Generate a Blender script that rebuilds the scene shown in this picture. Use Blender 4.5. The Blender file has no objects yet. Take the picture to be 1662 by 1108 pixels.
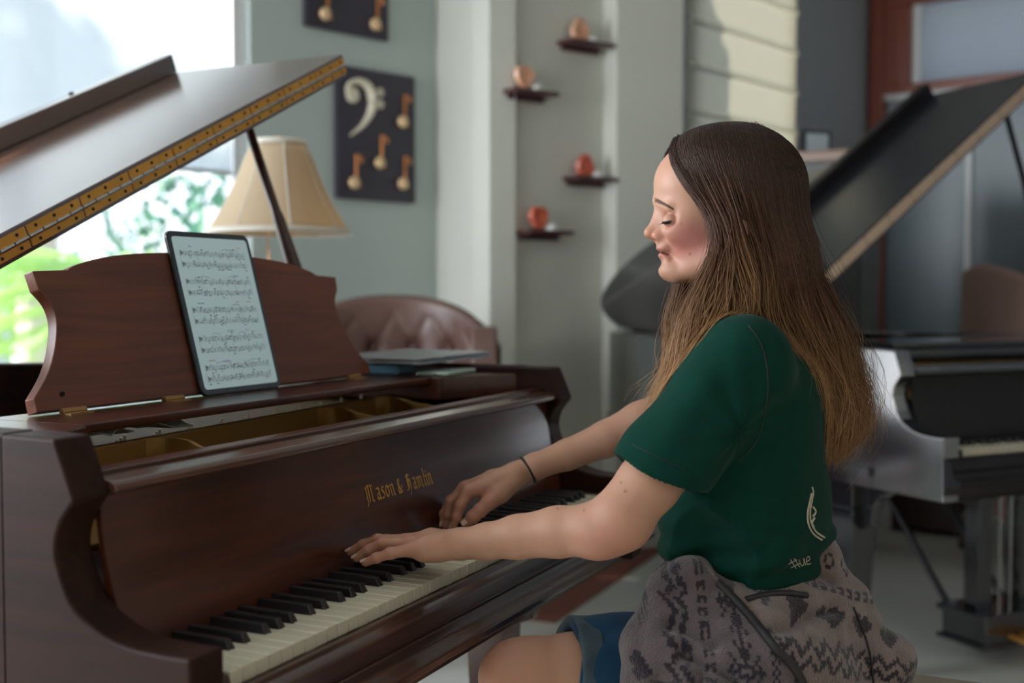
import bpy, bmesh, math, random
import numpy as np
from mathutils import Vector, Matrix
from mathutils.bvhtree import BVHTree
random.seed(7); rng = np.random.default_rng(7)
S = bpy.context.scene
COL = S.collection
R = math.radians

# ------------------------------------------------------------------ camera, world, lights
FPX, YAW, PITCH = 1920.0, .4367, .042
CAM = np.array([-1.02, -.814, 1.158])
_fw = np.array([math.cos(YAW)*math.cos(PITCH), math.sin(YAW)*math.cos(PITCH), -math.sin(PITCH)])
_rt = np.array([math.sin(YAW), -math.cos(YAW), 0.]); _up = np.cross(_rt, _fw)
cd = bpy.data.cameras.new('camera'); cam = bpy.data.objects.new('camera', cd); COL.objects.link(cam)
cd.sensor_width = 36; cd.lens = 36*FPX/1662; cd.clip_start = .05; cd.clip_end = 200
cam.matrix_world = Matrix(((_rt[0], _up[0], -_fw[0], CAM[0]), (_rt[1], _up[1], -_fw[1], CAM[1]), (_rt[2], _up[2], -_fw[2], CAM[2]), (0, 0, 0, 1)))
cd.dof.use_dof = True; cd.dof.focus_distance = 1.74; cd.dof.aperture_fstop = 2.6
S.camera = cam
S.view_settings.view_transform = 'Standard'; S.view_settings.look = 'None'; S.view_settings.gamma = 1
S.view_settings.exposure = 0.2
S.cycles.use_denoising = True
S.cycles.max_bounces = 7; S.cycles.transparent_max_bounces = 12
S.cycles.sample_clamp_indirect = 4
S.cycles.caustics_reflective = False; S.cycles.caustics_refractive = False

w = bpy.data.worlds.new('sky'); S.world = w; w.use_nodes = True
nt = w.node_tree; bgn = nt.nodes['Background']
gr = nt.nodes.new('ShaderNodeValToRGB'); tc = nt.nodes.new('ShaderNodeTexCoord'); sx = nt.nodes.new('ShaderNodeSeparateXYZ')
nt.links.new(tc.outputs['Generated'], sx.inputs[0]); nt.links.new(sx.outputs[2], gr.inputs[0]); nt.links.new(gr.outputs[0], bgn.inputs[0])
gr.color_ramp.elements[0].color = (.80, .86, .92, 1); gr.color_ramp.elements[1].color = (.35, .55, .95, 1)
bgn.inputs[1].default_value = 2.2

def P(x, y, D):
    return CAM + (_fw + (x-831)/FPX*_rt - (y-554)/FPX*_up)*D
def CF(px, D, z=0.):
    "a point on the floor plan seen in direction px at forward distance D"
    r = (px-831)/FPX*D
    return np.array([CAM[0]+r*math.sin(YAW)+D*math.cos(YAW), CAM[1]-r*math.cos(YAW)+D*math.sin(YAW), z])
def ZY(y, D):
    return CAM[2]-(y-473)/FPX*D

def area(name, loc, target, sx_, sy_, power, color=(1, 1, 1)):
    ld = bpy.data.lights.new(name, 'AREA'); ld.shape = 'RECTANGLE'; ld.size = sx_; ld.size_y = sy_; ld.energy = power; ld.color = color
    o = bpy.data.objects.new(name, ld); COL.objects.link(o); o.location = loc
    o.rotation_euler = (Vector(target)-Vector(loc)).to_track_quat('-Z', 'Y').to_euler()
    return o
sd = bpy.data.lights.new('sun', 'SUN'); sd.energy = 11.0; sd.angle = R(.6); sd.color = (1, .93, .82)
sun = bpy.data.objects.new('sun', sd); COL.objects.link(sun)
sun.rotation_euler = Vector((.46, -.76, -.50)).to_track_quat('-Z', 'Y').to_euler()
area('front_daylight', (-.7, 3.0, 1.7), (.9, -.4, 1.0), 1.8, 2.0, 150, (.88, .94, 1))
area('side_daylight', (-3.0, 2.75, 1.9), (1.4, .1, 1.1), 2.4, 1.7, 56, (.90, .96, 1))
area('rear_fill', (1.2, -3.9, 2.2), (1.6, 0, 1.0), 2.5, 1.4, 7, (1, .9, .8))  # warm fill lamp added out of view; the rear wall has no window

# ------------------------------------------------------------------ materials
M = {}
def new_mat(n):
    m = bpy.data.materials.new(n); m.use_nodes = True; M[n] = m
    return m, m.node_tree, m.node_tree.nodes['Principled BSDF']
def mat(n, col, rough=.5, metal=0, coat=0, noise=0, nscale=8, bump=0, bscale=60, sheen=0, emis=None, es=0, spec=None, trans=0, coatr=.08, stretch=None, dark=.55):
    m, t, b = new_mat(n)
    b.inputs['Base Color'].default_value = (*col, 1); b.inputs['Roughness'].default_value = rough; b.inputs['Metallic'].default_value = metal
    b.inputs['Coat Weight'].default_value = coat; b.inputs['Coat Roughness'].default_value = coatr
    b.inputs['Sheen Weight'].default_value = sheen
    if spec is not None: b.inputs['Specular IOR Level'].default_value = spec
    if trans: b.inputs['Transmission Weight'].default_value = trans
    if emis: b.inputs['Emission Color'].default_value = (*emis, 1); b.inputs['Emission Strength'].default_value = es
    if noise or bump:
        co = t.nodes.new('ShaderNodeTexCoord'); mp = t.nodes.new('ShaderNodeMapping'); t.links.new(co.outputs['Object'], mp.inputs[0])
        if stretch: mp.inputs['Scale'].default_value = stretch
    if noise:
        nz = t.nodes.new('ShaderNodeTexNoise'); nz.inputs['Scale'].default_value = nscale; nz.inputs['Detail'].default_value = 5
        t.links.new(mp.outputs[0], nz.inputs['Vector'])
        mx = t.nodes.new('ShaderNodeMix'); mx.data_type = 'RGBA'
        mx.inputs[6].default_value = (*[c*(1-noise*dark) for c in col], 1); mx.inputs[7].default_value = (*[min(1, c*(1+noise)) for c in col], 1)
        t.links.new(nz.outputs[0], mx.inputs[0]); t.links.new(mx.outputs[2], b.inputs['Base Color'])
    if bump:
        n2 = t.nodes.new('ShaderNodeTexNoise'); n2.inputs['Scale'].default_value = bscale; n2.inputs['Detail'].default_value = 3
        t.links.new(mp.outputs[0], n2.inputs['Vector'])
        bp = t.nodes.new('ShaderNodeBump'); bp.inputs['Strength'].default_value = bump; bp.inputs['Distance'].default_value = .01
        t.links.new(n2.outputs[0], bp.inputs['Height']); t.links.new(bp.outputs[0], b.inputs['Normal'])
    return m
def wood(n, c1, c2, rough=.3, coat=.5, coatr=.12, axis=0, sc=2.2):
    m, t, b = new_mat(n)
    co = t.nodes.new('ShaderNodeTexCoord'); mp = t.nodes.new('ShaderNodeMapping'); t.links.new(co.outputs['Object'], mp.inputs[0])
    s = [14., 14., 14.]; s[axis] = .9; mp.inputs['Scale'].default_value = s
    nz = t.nodes.new('ShaderNodeTexNoise'); nz.inputs['Scale'].default_value = sc*1.6; nz.inputs['Detail'].default_value = 7; nz.inputs['Distortion'].default_value = .7
    t.links.new(mp.outputs[0], nz.inputs['Vector'])
    n2 = t.nodes.new('ShaderNodeTexNoise'); n2.inputs['Scale'].default_value = 2.3; n2.inputs['Detail'].default_value = 2
    t.links.new(co.outputs['Object'], n2.inputs['Vector'])
    ad = t.nodes.new('ShaderNodeMath'); ad.operation = 'MULTIPLY_ADD'; ad.inputs[1].default_value = .6
    mu = t.nodes.new('ShaderNodeMath'); mu.operation = 'MULTIPLY'; mu.inputs[1].default_value = .42
    t.links.new(n2.outputs[0], mu.inputs[0]); t.links.new(nz.outputs[0], ad.inputs[0]); t.links.new(mu.outputs[0], ad.inputs[2])
    cr = t.nodes.new('ShaderNodeValToRGB'); cr.color_ramp.elements[0].position = .38; cr.color_ramp.elements[1].position = .66
    cr.color_ramp.elements[0].color = (*c1, 1); cr.color_ramp.elements[1].color = (*c2, 1)
    t.links.new(ad.outputs[0], cr.inputs[0]); t.links.new(cr.outputs[0], b.inputs['Base Color'])
    b.inputs['Roughness'].default_value = rough; b.inputs['Coat Weight'].default_value = coat; b.inputs['Coat Roughness'].default_value = coatr
    bp = t.nodes.new('ShaderNodeBump'); bp.inputs['Strength'].default_value = .05; bp.inputs['Distance'].default_value = .002
    t.links.new(nz.outputs[0], bp.inputs['Height']); t.links.new(bp.outputs[0], b.inputs['Normal'])
    return m
def vcol(n, rough=.5, sss=0, sheen=0, bump=0, bscale=200, coat=0, spec=.5, wave=None):
    m, t, b = new_mat(n)
    a = t.nodes.new('ShaderNodeAttribute'); a.attribute_name = 'tint'; t.links.new(a.outputs['Color'], b.inputs['Base Color'])
    b.inputs['Roughness'].default_value = rough; b.inputs['Sheen Weight'].default_value = sheen; b.inputs['Sheen Roughness'].default_value = .4
    b.inputs['Coat Weight'].default_value = coat; b.inputs['Specular IOR Level'].default_value = spec
    if sss:
        b.inputs['Subsurface Weight'].default_value = sss; b.inputs['Subsurface Radius'].default_value = (.012, .005, .003); b.inputs['Subsurface Scale'].default_value = 1
    if bump:
        co = t.nodes.new('ShaderNodeTexCoord')
        n2 = t.nodes.new('ShaderNodeTexNoise'); n2.inputs['Scale'].default_value = bscale; n2.inputs['Detail'].default_value = 3
        t.links.new(co.outputs['Object'], n2.inputs['Vector'])
        bp = t.nodes.new('ShaderNodeBump'); bp.inputs['Strength'].default_value = bump; bp.inputs['Distance'].default_value = .004
        t.links.new(n2.outputs[0], bp.inputs['Height']); t.links.new(bp.outputs[0], b.inputs['Normal'])
    return m
def cloth_trans(n, col, tcol, mixf, transp=0):
    m, t, b = new_mat(n); t.nodes.remove(b); out = t.nodes['Material Output']
    d = t.nodes.new('ShaderNodeBsdfDiffuse'); d.inputs[0].default_value = (*col, 1)
    tr = t.nodes.new('ShaderNodeBsdfTranslucent'); tr.inputs[0].default_value = (*tcol, 1)
    mx = t.nodes.new('ShaderNodeMixShader'); mx.inputs[0].default_value = mixf
    t.links.new(d.outputs[0], mx.inputs[1]); t.links.new(tr.outputs[0], mx.inputs[2]); last = mx
    if transp:
        tp = t.nodes.new('ShaderNodeBsdfTransparent'); m2 = t.nodes.new('ShaderNodeMixShader'); m2.inputs[0].default_value = transp
        t.links.new(mx.outputs[0], m2.inputs[1]); t.links.new(tp.outputs[0], m2.inputs[2]); last = m2
    t.links.new(last.outputs[0], out.inputs[0])
    return m
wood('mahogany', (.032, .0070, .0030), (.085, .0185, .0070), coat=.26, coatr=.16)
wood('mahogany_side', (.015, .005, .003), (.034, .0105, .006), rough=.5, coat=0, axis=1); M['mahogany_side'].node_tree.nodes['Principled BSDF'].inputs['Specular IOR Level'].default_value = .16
wood('mahogany_desk', (.10, .027, .013), (.19, .054, .024), rough=.42, coat=.2, coatr=.3)
wood('mahogany_dark', (.018, .005, .003), (.048, .013, .007), rough=.35, coat=.35, coatr=.2)
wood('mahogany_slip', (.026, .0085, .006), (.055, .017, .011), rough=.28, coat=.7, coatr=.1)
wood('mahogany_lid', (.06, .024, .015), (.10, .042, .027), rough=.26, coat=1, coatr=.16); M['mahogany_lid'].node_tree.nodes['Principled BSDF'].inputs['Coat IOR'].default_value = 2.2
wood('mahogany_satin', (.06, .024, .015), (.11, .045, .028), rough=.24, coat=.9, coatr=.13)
mat('brass', (.74, .36, .07), .4, .55, noise=.25, nscale=30)
mat('brass_pale', (.60, .44, .33), .4, .6)
mat('brass_dull', (.45, .27, .12), .5, 1)
mat('steel', (.6, .6, .6), .25, 1)
mat('gold_plate', (.33, .19, .055), .42, .65, noise=.3, nscale=14)
mat('gold_dark', (.13, .085, .035), .7, .2, noise=.3, nscale=20)
mat('gold_leaf', (.75, .40, .10), .4, .35)
mat('ivory', (.66, .61, .47), .22, coat=.3, noise=.08, nscale=30)
mat('ivory_side', (.50, .44, .34), .4, noise=.2, nscale=60)
mat('ebony', (.010, .008, .010), .38, coat=.3, coatr=.25)
mat('black_lacquer', (.010, .010, .013), .16, coat=1, coatr=.09); M['black_lacquer'].node_tree.nodes['Principled BSDF'].inputs['Coat IOR'].default_value = 1.6
mat('black_lid', (.012, .012, .016), .25, coat=.35, coatr=.2)
mat('black_satin', (.010, .008, .010), .5, spec=.25)
mat('black_side', (.012, .014, .018), .14, coat=1, coatr=.11); M['black_side'].node_tree.nodes['Principled BSDF'].inputs['Coat IOR'].default_value = 2.9
mat('dark_metal', (.05, .045, .045), .4, .8)
mat('felt_black', (.01, .008, .008), .9)
mat('wall_sage', (.42, .475, .45), .75, noise=.05, nscale=3, bump=.05, bscale=160)
mat('wall_warm', (.60, .595, .53), .75, noise=.05, nscale=3, bump=.05, bscale=160)
mat('wall_cool', (.34, .36, .39), .8, noise=.05, nscale=3)
mat('ceiling_paint', (.6, .6, .57), .8)
mat('red_wood', (.20, .045, .022), .35, coat=.4, noise=.5, nscale=4, stretch=(8, 8, .8))
mat('white_trim', (.72, .73, .74), .4)
mat('floor_concrete', (.56, .55, .50), .42, noise=.22, nscale=2.2, bump=.03, bscale=30, spec=.4)
mat('strip_red', (.22, .075, .05), .9, noise=.3, nscale=60)
mat('art_board', (.030, .024, .040), .5)
mat('cream_paint', (.66, .60, .47), .45)
mat('copper', (.50, .20, .08), .35, .9)
mat('knob_gold', (.80, .56, .32), .3, .35)
mat('shelf_wood', (.075, .022, .022), .3, coat=.4)
mat('agate_peach', (.72, .33, .20), .35, noise=.6, nscale=30, coat=.4)
mat('agate_red', (.58, .11, .06), .35, noise=.6, nscale=34, coat=.4)
mat('crystal_white', (.85, .85, .84), .15, coat=.6)
mat('leather_brown', (.115, .058, .046), .42, coat=.25, coatr=.35, noise=.3, nscale=6, bump=.08, bscale=120)
mat('leather_pink', (.36, .22, .19), .6, noise=.2, nscale=6)
mat('upholstery', (.30, .25, .20), .9, bump=.6, bscale=420)
mat('silver', (.32, .33, .35), .35, .85)
mat('phone_green', (.45, .58, .50), .25, .3)
mat('glass_dark', (.02, .03, .04), .08, coat=1)
mat('door_glass', (.09, .125, .15), .35, coat=.4, coatr=.3, noise=.5, nscale=1.2)
mat('case_blue', (.10, .22, .30), .3)
mat('screen', (.35, .44, .45), .25, emis=(.50, .66, .69), es=.26)
mat('ink', (.015, .02, .025), .5); mat('ink_grey', (.20, .25, .26), .5)
mat('ink_blue', (.03, .16, .50), .5); mat('ink_orange', (.55, .30, .06), .5); mat('ink_purple', (.35, .12, .50), .5); mat('ink_green', (.18, .42, .08), .5)
mat('tablet_edge', (.05, .045, .045), .3, .8)
mat('paper', (.75, .74, .68), .7)
mat('lash', (.012, .008, .007), .6); mat('brow', (.15, .085, .055), .8)
mat('eye_dark', (.03, .03, .035), .15, coat=.6)
mat('eye_white', (.75, .72, .70), .15, coat=1); mat('nail', (.72, .46, .40), .25, coat=.4)
mat('hair_tie', (.008, .007, .008), .7)
mat('lip', (.45, .15, .13), .4)
mat('trunk', (.40, .36, .30), .9, noise=.5, nscale=6)
mat('leaf', (.30, .52, .10), .5); mat('leaf_dark', (.06, .20, .12), .5)
mat('outdoor_wall', (.55, .56, .55), .8); mat('outdoor_ground', (.72, .70, .64), .9, noise=.4, nscale=.8)
mat('planter_pink', (.7, .45, .40), .7)
mat('ceramic', (.55, .56, .55), .2, coat=.6)
mat('dark_brown', (.05, .022, .016), .4, coat=.3)
mat('cabinet_grey', (.13, .14, .145), .5); mat('cabinet_top', (.22, .10, .045), .4, coat=.3)
mat('painted_reflection', (.55, .62, .68), .08, coat=1)
vcol('skin', .48, sss=.12, bump=.05, bscale=260, spec=.4)
vcol('shirt', .95, sheen=.06, bump=.18, bscale=700, spec=.05)
vcol('fleece', .95, sheen=.35, bump=.9, bscale=330, spec=.1)
vcol('denim', .9, sheen=.1, bump=.35, bscale=600, spec=.1)
vcol('hair', .36, spec=.30)
mat('print_cream', (.50, .42, .32), .8)
mat('zip', (.012, .009, .010), .6)
cloth_trans('lampshade', (.62, .54, .40), (.85, .62, .36), .5)
cloth_trans('shade_band', (.80, .77, .70), (.85, .8, .7), .4)
cloth_trans('roman_cloth', (.62, .61, .55), (.66, .65, .58), .55)
cloth_trans('roller_cloth', (.70, .74, .76), (.80, .86, .90), .55, .22)
cloth_trans('blind_cloth', (.6, .63, .66), (.42, .46, .50), .5)
gm, gt, gb = new_mat('window_glass'); gt.nodes.remove(gb)
_tp = gt.nodes.new('ShaderNodeBsdfTransparent'); _gl = gt.nodes.new('ShaderNodeBsdfGlossy'); _gl.inputs['Roughness'].default_value = .02
_mx = gt.nodes.new('ShaderNodeMixShader'); _mx.inputs[0].default_value = .06
gt.links.new(_tp.outputs[0], _mx.inputs[1]); gt.links.new(_gl.outputs[0], _mx.inputs[2]); gt.links.new(_mx.outputs[0], gt.nodes['Material Output'].inputs[0])

# ------------------------------------------------------------------ mesh helpers
class MB:
    def __init__(s): s.v = []; s.f = []
    def add(s, v, f):
        n = len(s.v); s.v += [tuple(map(float, p)) for p in v]; s.f += [tuple(i+n for i in q) for q in f]; return s
    def box(s, a, b):
        x0, y0, z0 = a; x1, y1, z1 = b
        return s.add([(x0, y0, z0), (x1, y0, z0), (x1, y1, z0), (x0, y1, z0), (x0, y0, z1), (x1, y0, z1), (x1, y1, z1), (x0, y1, z1)],
                     [(3, 2, 1, 0), (4, 5, 6, 7), (0, 1, 5, 4), (1, 2, 6, 5), (2, 3, 7, 6), (3, 0, 4, 7)])
    def obox(s, o, ex, ey, ez):
        "box from corner o with edge vectors"
        o, ex, ey, ez = map(np.array, (o, ex, ey, ez)); v = [o, o+ex, o+ex+ey, o+ey]; v += [p+ez for p in v]
        return s.add(v, [(3, 2, 1, 0), (4, 5, 6, 7), (0, 1, 5, 4), (1, 2, 6, 5), (2, 3, 7, 6), (3, 0, 4, 7)])
    def prism(s, poly, vec):
        "poly: 3D points; extruded by vec"
        n = len(poly); v = [np.array(p, float) for p in poly]; v += [p+np.array(vec, float) for p in v]
        return s.add(v, [tuple(range(n))[::-1], tuple(range(n, 2*n))]+[(i, (i+1) % n, (i+1) % n+n, i+n) for i in range(n)])
    def px(s, poly, x0, x1): return s.prism([(x0, y, z) for y, z in poly], (x1-x0, 0, 0))
    def tube(s, pts, rad, n=8, cap=True):
        pts = [np.array(p, float) for p in pts]; k = len(pts)
        rad = [rad]*k if np.isscalar(rad) else rad; base = len(s.v); up = np.array([0, 0, 1.])
        for i, p in enumerate(pts):
            t = pts[min(i+1, k-1)]-pts[max(i-1, 0)]; t /= np.linalg.norm(t)+1e-12
            a = np.cross(t, up)
            if np.linalg.norm(a) < .05: a = np.cross(t, [1., 0, 0])
            a /= np.linalg.norm(a); b = np.cross(t, a)
            for j in range(n):
                q = p+rad[i]*(a*math.cos(2*math.pi*j/n)+b*math.sin(2*math.pi*j/n)); s.v.append(tuple(q))
        for i in range(k-1):
            for j in range(n):
                s.f.append((base+i*n+j, base+i*n+(j+1) % n, base+(i+1)*n+(j+1) % n, base+(i+1)*n+j))
        if cap: s.f.append(tuple(base+j for j in range(n))[::-1]); s.f.append(tuple(base+(k-1)*n+j for j in range(n)))
        return s
    def lathe(s, prof, c=(0, 0, 0), n=32, cap=True):
        base = len(s.v)
        for r_, z in prof:
            for j in range(n): s.v.append((c[0]+r_*math.cos(2*math.pi*j/n), c[1]+r_*math.sin(2*math.pi*j/n), c[2]+z))
        for i in range(len(prof)-1):
            for j in range(n): s.f.append((base+i*n+j, base+i*n+(j+1) % n, base+(i+1)*n+(j+1) % n, base+(i+1)*n+j))
        if cap: s.f.append(tuple(base+j for j in range(n))[::-1]); s.f.append(tuple(base+(len(prof)-1)*n+j for j in range(n)))
        return s
    def grid(s, g):
        g = np.array(g); a, b = g.shape[:2]; n = len(s.v); s.v += [tuple(p) for p in g.reshape(-1, 3)]
        s.f += [(n+i*b+j, n+i*b+j+1, n+(i+1)*b+j+1, n+(i+1)*b+j) for i in range(a-1) for j in range(b-1)]; return s
    def xf(s, m):
        s.v = [tuple(m @ Vector(p)) for p in s.v]; return s
    def build(s, name, m, parent=None, bevel=0, smooth=False, fix=True, solid=0):
        me = bpy.data.meshes.new(name); me.from_pydata(s.v, [], s.f)
        if fix:
            bm = bmesh.new(); bm.from_mesh(me); bmesh.ops.recalc_face_normals(bm, faces=bm.faces); bm.to_mesh(me); bm.free()
        o = bpy.data.objects.new(name, me); COL.objects.link(o)
        me.materials.append(M[m] if isinstance(m, str) else m)
        if smooth: me.polygons.foreach_set('use_smooth', [True]*len(me.polygons))
        if parent is not None: o.parent = parent
        if solid:
            md = o.modifiers.new('solid', 'SOLIDIFY'); md.thickness = solid; md.offset = 0
        if bevel:
            md = o.modifiers.new('bevel', 'BEVEL'); md.width = bevel; md.segments = 3; md.limit_method = 'ANGLE'; md.angle_limit = R(35)
            md.harden_normals = False
            me.polygons.foreach_set('use_smooth', [True]*len(me.polygons))
            w_ = o.modifiers.new('wn', 'WEIGHTED_NORMAL'); w_.keep_sharp = True
        return o
def empty(name, loc=(0, 0, 0), rz=0):
    o = bpy.data.objects.new(name, None); COL.objects.link(o); o.location = loc; o.rotation_euler = (0, 0, rz); o.empty_display_size = .05
    return o
def tag(o, label, cat, group=None, kind=None):
    if label: o['label'] = label
    if cat: o['category'] = cat
    if group: o['group'] = group
    if kind: o['kind'] = kind
    return o
def struct(o): o['kind'] = 'structure'; return o
def crom(pts, n=6, closed=False):
    pts = [np.array(p, float) for p in pts]; out = []; k = len(pts)
    for i in range(k if closed else k-1):
        p0 = pts[(i-1) % k] if closed or i > 0 else pts[0]; p1 = pts[i]; p2 = pts[(i+1) % k]; p3 = pts[(i+2) % k] if closed or i+2 < k else pts[-1]
        for j in range(n):
            t = j/n; out.append(.5*((2*p1)+(-p0+p2)*t+(2*p0-5*p1+4*p2-p3)*t*t+(-p0+3*p1-3*p2+p3)*t**3))
    if not closed: out.append(pts[-1])
    return out
def copy_tree(o, parent=None):
    c = o.copy(); COL.objects.link(c)
    if parent is not None: c.parent = parent
    for ch in list(o.children): copy_tree(ch, c)
    return c

# ------------------------------------------------------------------ signed-distance sculpting (one continuous surface)
def cone(a, b, ra, rb, k=.012): return ('c', np.array(a, float), np.array(b, float), ra, rb, k)
def ell(c, r, k=.012, rot=None, sub=False): return ('s' if sub else 'e', np.array(c, float), np.array(r, float), rot, None, k)
def cut(c, n): return ('p', np.array(c, float), np.array(n, float)/np.linalg.norm(n), 0, 0, 0)
def prim_d(p, X):
    t = p[0]
    if t == 'c':
        ba = p[2]-p[1]; h = np.clip(((X-p[1])@ba)/(ba@ba+1e-12), 0, 1); d = X-p[1]-h[:, None]*ba
        return np.sqrt((d*d).sum(1))-(p[3]+(p[4]-p[3])*h)
    if t in 'es':
        q = X-p[1]
        if p[3] is not None: q = q@p[3]
        k0 = np.sqrt(((q/p[2])**2).sum(1)); k1 = np.sqrt(((q/p[2]**2)**2).sum(1))+1e-9
        return k0*(k0-1)/k1
    return (X-p[1])@p[2]
def field(prims, X):
    d = None
    for p in prims:
        e = prim_d(p, X); k = max(p[5], 1e-5)
        if p[0] in 'ce':
            if d is None: d = e; continue
            h = np.maximum(k-np.abs(d-e), 0)/k; d = np.minimum(d, e)-h*h*k*.25
        elif d is None: continue
        elif p[0] == 's':
            e = -e; h = np.maximum(k-np.abs(d-e), 0)/k; d = np.maximum(d, e)+h*h*k*.25
        else: d = np.maximum(d, e)
    return d
def sdf_mesh(prims, lo, hi, vox, warp=None):
    lo = np.array(lo, float); hi = np.array(hi, float); n = 20
    cells = np.ceil((hi-lo)/vox).astype(int)+1; nb = -(-cells//n); dims = nb*n+2
    half = n*vox*.5*1.7321
    bi = np.stack(np.meshgrid(*[np.arange(k) for k in nb], indexing='ij'), -1).reshape(-1, 3)
    ctr = lo+(bi*n+n/2)*vox
    D = np.stack([prim_d(p, ctr) for p in prims]); F = field(prims, ctr)
    act = np.nonzero(np.abs(F) < half*1.6+.012)[0]
    g = np.arange(n+1); G = np.stack(np.meshgrid(g, g, g, indexing='ij'), -1)
    pos = [p[0] in 'ce' for p in prims]; VK = []; VP = []; Q = []
    off = np.array([(0, 0, 0), (1, 0, 0), (0, 1, 0), (1, 1, 0), (0, 0, 1), (1, 0, 1), (0, 1, 1), (1, 1, 1)])
    E = [(0, 1), (2, 3), (4, 5), (6, 7), (0, 2), (1, 3), (4, 6), (5, 7), (0, 4), (1, 5), (2, 6), (3, 7)]
    key = lambda c: (c[..., 0].astype(np.int64)*dims[1]+c[..., 1])*dims[2]+c[..., 2]
    for b in act:
        dm = min(D[i, b] for i in range(len(prims)) if pos[i])
        sel = [p for i, p in enumerate(prims) if (pos[i] and D[i, b]-dm < p[5]+2.6*half) or (not pos[i] and (prims[i][0] == 'p' or D[i, b] < p[5]+2.2*half))]
        base = bi[b]*n; X = lo+(base+G.reshape(-1, 3))*vox
        f = field(sel, X)
        if warp is not None: f = f+warp(X)
        f = f.reshape(n+1, n+1, n+1); s = f < 0
        if s.all() or not s.any(): continue
        c8 = np.stack([f[o[0]:n+o[0], o[1]:n+o[1], o[2]:n+o[2]] for o in off], -1); s8 = c8 < 0
        mixed = s8.any(-1) & ~s8.all(-1); ci = np.argwhere(mixed); cv = c8[mixed]
        acc = np.zeros((len(ci), 3)); cnt = np.zeros(len(ci))
        for a_, b_ in E:
            fa, fb = cv[:, a_], cv[:, b_]; m = (fa < 0) != (fb < 0); t = np.where(m, fa/(fa-fb+1e-20), 0)
            acc += np.where(m[:, None], off[a_]+t[:, None]*(off[b_]-off[a_]), 0); cnt += m
        VK.append(key(base+ci)); VP.append(lo+(base+ci+acc/cnt[:, None])*vox)
        for ax in range(3):
            d = np.zeros(3, int); d[ax] = 1; u_, v_ = [e for e in range(3) if e != ax]
            s0 = s[:n, :n, :n]; s1 = s[d[0]:n+d[0], d[1]:n+d[1], d[2]:n+d[2]]
            ed = np.argwhere(s0 != s1)
            if len(ed) == 0: continue
            fl = s0[tuple(ed.T)]; p_ = base+ed; eu = np.zeros(3, int); eu[u_] = 1; ev = np.zeros(3, int); ev[v_] = 1
            q = np.stack([key(p_-eu-ev), key(p_-ev), key(p_), key(p_-eu)], 1)
            if ax == 1: fl = ~fl
            q = np.where(fl[:, None], q, q[:, ::-1]); Q.append(q)
    VK = np.concatenate(VK); VP = np.concatenate(VP); Q = np.concatenate(Q)
    uk, ui = np.unique(VK, return_index=True); V = VP[ui]
    qi = np.searchsorted(uk, Q); qi = np.clip(qi, 0, len(uk)-1); ok = (uk[qi] == Q).all(1)
    return V, qi[ok]
def relax(V, Fq, it=2, lam=.5):
    for _ in range(it):
        a = np.zeros_like(V); c = np.zeros(len(V))
        for i in range(4):
            for j in ((i+1) % 4, (i+3) % 4):
                np.add.at(a, Fq[:, i], V[Fq[:, j]]); np.add.at(c, Fq[:, i], 1)
        V = V+lam*(a/np.maximum(c, 1)[:, None]-V)
    return V
def normals(V, Fq):
    n = np.cross(V[Fq[:, 2]]-V[Fq[:, 0]], V[Fq[:, 3]]-V[Fq[:, 1]]); N = np.zeros_like(V)
    for i in range(4): np.add.at(N, Fq[:, i], n)
    return N/(np.linalg.norm(N, axis=1)[:, None]+1e-12)
def arr_obj(name, V, F_, m, parent=None, color=None, smooth=True):
    me = bpy.data.meshes.new(name); me.from_pydata(V.tolist(), [], F_.tolist()); me.materials.append(M[m])
    if smooth: me.polygons.foreach_set('use_smooth', [True]*len(me.polygons))
    if color is not None:
        at = me.color_attributes.new('tint', 'FLOAT_COLOR', 'POINT')
        c = np.ones((len(V), 4), np.float32); c[:, :3] = color; at.data.foreach_set('color', c.ravel())
    o = bpy.data.objects.new(name, me); COL.objects.link(o)
    if parent is not None: o.parent = parent
    return o
def hsh(X, s=1.0):
    "smooth pseudo-noise -1..1"
    x, y, z = X[:, 0]*s, X[:, 1]*s, X[:, 2]*s
    return (np.sin(x+1.7*np.sin(y*.8+.3*z))+np.sin(y*1.3+1.3*np.sin(z*.9+x*.4))+np.sin(z*1.1+1.5*np.sin(x*.7+y*.5)))/3

# ------------------------------------------------------------------ room shell
H = 3.1
def wall(name, a, b, m, holes=(), th=.12, z0=0, z1=H, side=1):
    """wall from floor point a to b; holes = (s0, s1, z0, z1) along it in metres"""
    a = np.array(a[:2], float); b = np.array(b[:2], float); L = np.linalg.norm(b-a); e = (b-a)/L; n = np.array([-e[1], e[0]])*side
    mb = MB()
    def blk(s0, s1, za, zb):
        if s1-s0 < 1e-4 or zb-za < 1e-4: return
        mb.obox((*(a+e*s0), za), (*(e*(s1-s0)), 0), (*(n*th), 0), (0, 0, zb-za))
    s = 0
    for h in sorted(holes):
        blk(s, h[0], z0, z1); blk(h[0], h[1], z0, h[2]); blk(h[0], h[1], h[3], z1); s = h[1]
    blk(s, L, z0, z1)
    return struct(mb.build(name, m)), a, e, n, L
K1 = CF(710, 5.4); dA = -math.sin(R(44)), -math.cos(R(44))
def AW(t):   # along the window wall, from its right corner leftwards
    r0, d0 = (710-831)/FPX*5.4, 5.4
    r_, d_ = r0+dA[0]*t, d0+dA[1]*t
    return CF(831+r_/d_*FPX, d_)
A_end = AW(3.5)
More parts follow.
